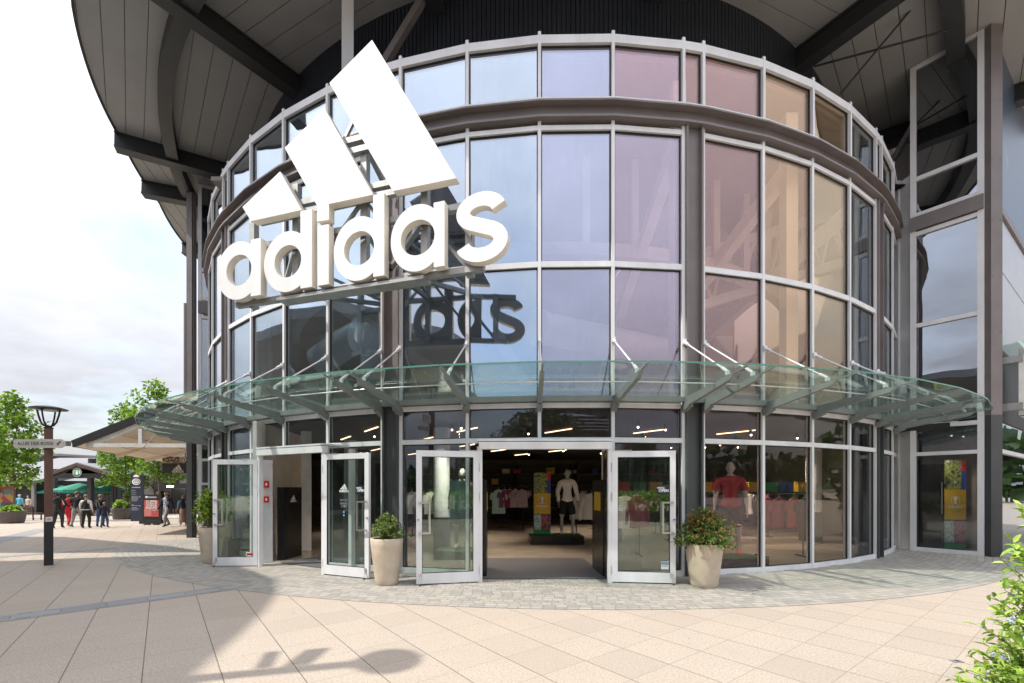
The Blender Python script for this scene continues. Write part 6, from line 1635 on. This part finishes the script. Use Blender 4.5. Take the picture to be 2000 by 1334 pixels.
# wall shelving
for i, x in enumerate((-3.6, -0.6, 2.4, 5.4, 8.2)):
    root = empty('wall_shelf', (x, 22.6, 0.012), 0, 'dark wall shelf unit at the back of the store, %s of five' % ('first', 'second', 'third', 'fourth', 'fifth')[i] + ' from left', 'shelf unit', 'back wall shelves')
    mb = MB(); mb.box((x, 22.95, 1.4), (2.7, 0.1, 2.8)); mb.box((x - 1.36, 22.75, 1.4), (0.06, 0.5, 2.8)); mb.box((x + 1.36, 22.75, 1.4), (0.06, 0.5, 2.8)); mb.build('frame', M['blackm'], root)
    for z in (0.6, 1.2, 1.75, 2.3):
        mb = MB(); mb.box((x, 22.72, z), (2.6, 0.42, 0.03)); mb.build('board', M['warmwall'], root)
rr = random.Random(12)
for i in range(26):
    x = -4.6 + i * 0.56; z = rr.choice((1.235, 1.785, 2.335)); m = rr.choice([M['signred'], M['yellow'], M['blue'], M['teal'], M['blackm'], M['pot'], M['pot'], M['green']])
    mb = MB(); a_, b_, c_ = rr.uniform(0.22, 0.4), 0.26, rr.uniform(0.13, 0.26); mb.box((x, 22.68, z + c_/2), (a_, b_, c_)); mb.box((x, 22.68, z + c_ + 0.012), (a_ + 0.012, b_ + 0.012, 0.024)); mb.build('shoe_box', m, None, 'shoe box on the back wall shelves deep inside the store', 'box', 'shoe boxes on the back wall', org=(x, 22.68, z))
# low display row with coloured boxes seen through the right windows
dr = empty('display_table', (6.2, 13.4, 0.012), 0, 'long dark display table with coloured boxes behind the right windows', 'table')
mb = MB(); mb.box((6.4, 13.4, 1.46), (6.0, 0.6, 0.05)); mb.build('top', M['blackm'], dr)
for q in (3.6, 9.2): mb = MB(); mb.box((q, 13.4, 0.73), (0.1, 0.5, 1.42)); mb.build('leg', M['blackm'], dr)
for i in range(12):
    m = [M['signred'], M['green'], M['yellow'], M['green'], M['blue'], M['yellow']][i % 6]; x = 3.7 + i * 0.48; mb = MB(); mb.box((x, 13.3, 1.487 + 0.13), (0.36, 0.3, 0.26)); mb.box((x, 13.3, 1.487 + 0.275), (0.37, 0.31, 0.03)); nmz = ['red', 'green', 'yellow', 'green', 'blue', 'yellow'][i % 6]
    mb.build('display_box', m, None, '%s box in the row on the display table, number %d counted from the left' % (nmz, i + 1), 'box', 'coloured boxes on the display table', org=(x, 13.3, 1.487))
# round interior columns
for x, y, lb in ((-1.35, 10.9, 'round grey interior column seen through the left entrance leaf'), (9.3, 13.2, 'round grey interior column behind the right windows'), (-4.5, 13.8, 'round grey interior column behind the left doorway')):
    root = empty('interior_column', (x, y, 0.012), 0, lb, 'column'); mb = MB(); mb.tube([(x, y, 0.012), (x, y, 3.055)], 0.2, 24); mb.build('shaft', M['duct'], root); mb = MB(); mb.tube([(x, y, 0.012), (x, y, 0.9)], 0.21, 24); mb.build('base', M['grey'], root)
# entrance mats and vestibule
mb = MB(); mb.box((0.82, 9.0, 0.0165), (2.25, 2.3, 0.009)); mb.build('entrance_mat', M['mat'], None, 'ribbed grey entrance mat inside the middle doorway', 'mat', org=(0.82, 9.0, 0.012))
LM = (LA + LB) / 2; ld = (LB - LA).normalized(); ln = Vector((-ld.y, ld.x, 0))
Mx = frame_M((LM.x, LM.y, 0), ld); mb = MB(); cc = LM + ln * 1.1; MB_ = Matrix.Translation((cc.x, cc.y, 0.0165)) @ Matrix.Rotation(atan2(ld.y, ld.x), 4, 'Z'); mb.box((0, 0, 0), (1.7, 1.4, 0.009), MB_); mb.build('entrance_mat', M['mat'], None, 'grey entrance mat inside the left doorway', 'mat', org=(cc.x, cc.y, 0.012))
def upright(p, q, z0, z1, t, m, name, label, cat, parent=None):
    mb = MB(); mb.bar((p.x, p.y, (z0+z1)/2), (q.x, q.y, (z0+z1)/2), t, z1 - z0); return mb.build(name, m, parent, label, cat, org=None if parent else (p.x, p.y, z0))
# security gates: black lacquer panels by the doors
A = at(548, 1000, 9.9); B = at(583, 1000, 10.6); gt = upright(A, B, 0.012, 1.62, 0.16, M['black'], 'security_panel', 'black lacquer security panel with white logo inside the left doorway', 'security gate')
gd = (B - A); gd.z = 0; gd.normalize(); pm0 = A.lerp(B, 0.5); nf = Vector((gd.y, -gd.x, 0)); mark(frame_M(Vector((pm0.x, pm0.y, 1.36)) + nf * 0.085, gd), 0.16, M['ltext'], 'logo', gt)
for u, Y, lb in ((945, 8.05, 'black lacquer security panel at the left side of the entrance'), (1183, 8.05, 'black lacquer security panel at the right side of the entrance')):
    A = at(u, 1000, Y); B = A + Vector((0.0, 0.9, 0)); g2 = upright(A, B, 0.012, 1.75, 0.10, M['black'], 'security_panel', lb, 'security gate')
    mb = MB(); sx = 0.052 if u < 1000 else -0.052; mb.box((A.x + sx, A.y + 0.45, 1.35), (0.004, 0.5, 0.35)); mb.build('panel_print', M['yellow'], g2)
# white vestibule wall with red call points
A = at(520, 1000, 9.7); B = at(600, 1000, 13.0)
upright(A + Vector((-0.25, 0.0, 0)), B, 0.012, 3.05, 0.08, M['vestwhite'], 'vestibule_wall', 'white wall inside the left doorway', 'wall')
C_ = at(588, 1000, 11.5); upright(C_, C_ + Vector((0.22, 0.1, 0)), 0.012, 3.05, 0.25, M['vestwhite'], 'vestibule_post', 'white square post inside the left doorway', 'post')
C_ = at(519, 1000, 9.62); upright(C_ + Vector((-0.06, 0, 0)), C_ + Vector((0.12, 0.06, 0)), 0.012, 2.2, 0.05, M['frame'], 'vestibule_jamb', 'grey inner jamb carrying the red safety signs', 'door jamb')
for v, hh, lb in ((946, 0.15, 'upper red fire equipment sign on the left door jamb'), (975.5, 0.13, 'lower red call point on the left door jamb')):
    p = at(520.5, v, 9.58); mb = MB(); mb.box(tuple(p), (0.10, 0.03, hh)); o_ = mb.build('safety_sign', M['signred'], None, lb, 'safety sign', org=p); mb = MB(); mb.box((p.x + 0.005, p.y - 0.017, p.z), (0.035, 0.006, hh * 0.35)); mb.build('pictogram', M['ltext'], o_)
A = Vector((10.95, 11.75, 0)); B = Vector((11.38, 11.65, 0)); cb_ = upright(A, B, 0.012, 2.35, 0.35, M['black'], 'store_cabinet', 'tall black cabinet with steel handle behind the right wing window', 'cabinet')
mb = MB(); mb.tube([(11.30, 11.42, 0.95), (11.30, 11.42, 1.75)], 0.014, 8); mb.build('handle', M['chrome'], cb_)
# ceiling strip lights and spots
i = 0; sd = Vector((0.55, -0.83, 0)).normalized(); sn = Vector((sd.y, -sd.x, 0)) * -1
base = Vector((0.24, 9.58, 3.035))
def inside(p): return hypot(p.x - DX, p.y - DY) < R - 0.9 and p.y < 20
for a_ in range(-5, 3):
    for b__ in range(-3, 4):
        p = base + sd * (a_ * 2.3 + (1.1 if b__ % 2 else 0)) + sn * b__ * 2.0
        q = p + sd * 1.0
        if inside(p) and inside(q) and -6.5 < p.x < 9.5:
            mb = MB(); mb.bar(p, q, 0.035, 0.02); mb.bar(p + Vector((0, 0, 0.016)), q + Vector((0, 0, 0.016)), 0.05, 0.012, 1)
            mb.build('strip_light', [M['lead'], M['blackm']], None, 'thin warm strip light on the dark store ceiling', 'ceiling light', 'warm ceiling strip lights', org=p)
rr = random.Random(3)
for j in range(36):
    p = Vector((rr.uniform(-5, 9), rr.uniform(9.5, 18), 2.93)) if j < 26 else Vector((3.0 + 0.8 * (j - 26), 9.6 + 0.35 * (j - 26) + (1.6 if j % 2 else 0), 2.93))  # later row by the right windows added to brighten the displays
    if j >= 34: p = Vector((11.25 + 0.5 * (j - 34), 11.15 + 0.2 * (j - 34), 2.93))  # last pair added to light the wing banner
    if j < 34 and not inside(p): continue
    root = empty('spotlight', p, 0, 'small black ceiling spot with a bright lens', 'spotlight', 'ceiling spots in the store')
    mb = MB(); mb.tube([p + Vector((0, 0, 0.12)), p + Vector((0, 0, 0.05)), p + Vector((0, -0.02, -0.02))], [0.02, 0.04, 0.045], 10); mb.build('housing', M['blackm'], root)
    mb = MB(); mb.sphere(tuple(p + Vector((0, -0.025, -0.035))), 0.022, 8, 5); mb.build('lens', M['spot'], root)
    if j % 2 == 0:
        ll = bpy.data.lights.new('store_spot', 'SPOT'); ll.energy = 130 if j < 26 else 55; ll.spot_size = radians(95); ll.spot_blend = 0.6; ll.shadow_soft_size = 0.05; ll.color = (1.0, 0.84, 0.66)
        lo = bpy.data.objects.new('store_spot', ll); COL.objects.link(lo); lo.parent = root; lo.location = (0, -0.03, -0.07); lo.rotation_euler = (radians(rr.uniform(-20, 20)), radians(rr.uniform(-20, 20)), 0)
# ------------------------------------------------------------------ sky, sun, camera
w = bpy.data.worlds.new('World'); SC.world = w; w.use_nodes = True; nt = w.node_tree
for n_ in list(nt.nodes): nt.nodes.remove(n_)
b = NB(nt)
SUN = Vector((-SA, -SB, 1.0)).normalized()
sky = b.n('ShaderNodeTexSky'); sky.sky_type = 'NISHITA'; sky.sun_disc = False
sky.sun_elevation = math.asin(SUN.z); sky.sun_rotation = atan2(SUN.x, SUN.y) % (2*pi); sky.altitude = 100; sky.air_density = 1.2; sky.dust_density = 2.0
dirv = b.n('ShaderNodeTexCoord').outputs['Generated']
x, y, z = b.xyz(dirv)
zz = b.m('ADD', b.m('MAXIMUM', z, 0.0), 0.16)
cv = b.comb(b.m('DIVIDE', x, zz), b.m('DIVIDE', y, zz), 0.0)
n1 = b.noise(cv, 1.1, 8.0, 0.58); n2 = b.noise(cv, 0.45, 4.0, 0.5)
cover = b.m('MULTIPLY_ADD', n2, 0.7, b.m('MULTIPLY', n1, 0.6))
f = b.m('DIVIDE', b.m('SUBTRACT', cover, 0.45), 0.20, clamp=True)
f = b.m('MAXIMUM', f, b.m('SUBTRACT', 1.0, b.m('DIVIDE', b.m('MAXIMUM', z, 0.0), 0.30), clamp=True))
shade = b.m('MULTIPLY_ADD', b.noise(cv, 1.7, 6.0, 0.6), 0.70, 0.63)
CL = 7.0
cc_ = b.n('ShaderNodeVectorMath', operation='SCALE'); cc_.inputs[0].default_value = (CL*0.93, CL*0.95, CL*1.03); b.put(cc_.inputs['Scale'], b.m('MULTIPLY', shade, b.m('MULTIPLY_ADD', b.m('MAXIMUM', z, 0.0), 1.05, 0.28)))
mx = b.mix(f, sky.outputs[0], cc_.outputs[0])
bg = b.n('ShaderNodeBackground'); b.put(bg.inputs[0], mx); bg.inputs[1].default_value = 0.145
o = b.n('ShaderNodeOutputWorld'); nt.links.new(bg.outputs[0], o.inputs[0])
sl = bpy.data.lights.new('sun', 'SUN'); sl.energy = 2.6; sl.angle = radians(0.9); sl.color = (1.0, 0.94, 0.84)
so = bpy.data.objects.new('sun', sl); COL.objects.link(so); so.rotation_euler = (-SUN).to_track_quat('-Z', 'Y').to_euler()
cam = bpy.data.cameras.new('camera'); co = bpy.data.objects.new('camera', cam); COL.objects.link(co)
co.location = (0, 0, HC); co.rotation_euler = (pi/2, 0, 0)
cam.sensor_width = 36.0; cam.lens = 36.0 * F / 2000.0; cam.shift_x = (1000 - CX) / 2000.0; cam.shift_y = (HV - 667) / 2000.0
cam.clip_start = 0.05; cam.clip_end = 2000
SC.camera = co
SC.render.engine = 'CYCLES'
SC.cycles.use_denoising = True
SC.cycles.max_bounces = 10; SC.cycles.diffuse_bounces = 3; SC.cycles.glossy_bounces = 5; SC.cycles.transmission_bounces = 4; SC.cycles.transparent_max_bounces = 24
SC.cycles.sample_clamp_indirect = 8.0; SC.cycles.caustics_reflective = False; SC.cycles.caustics_refractive = False
vsx = SC.view_settings; vsx.view_transform = 'Standard'; vsx.look = 'None'; vsx.exposure = 0.90; vsx.gamma = 1.0
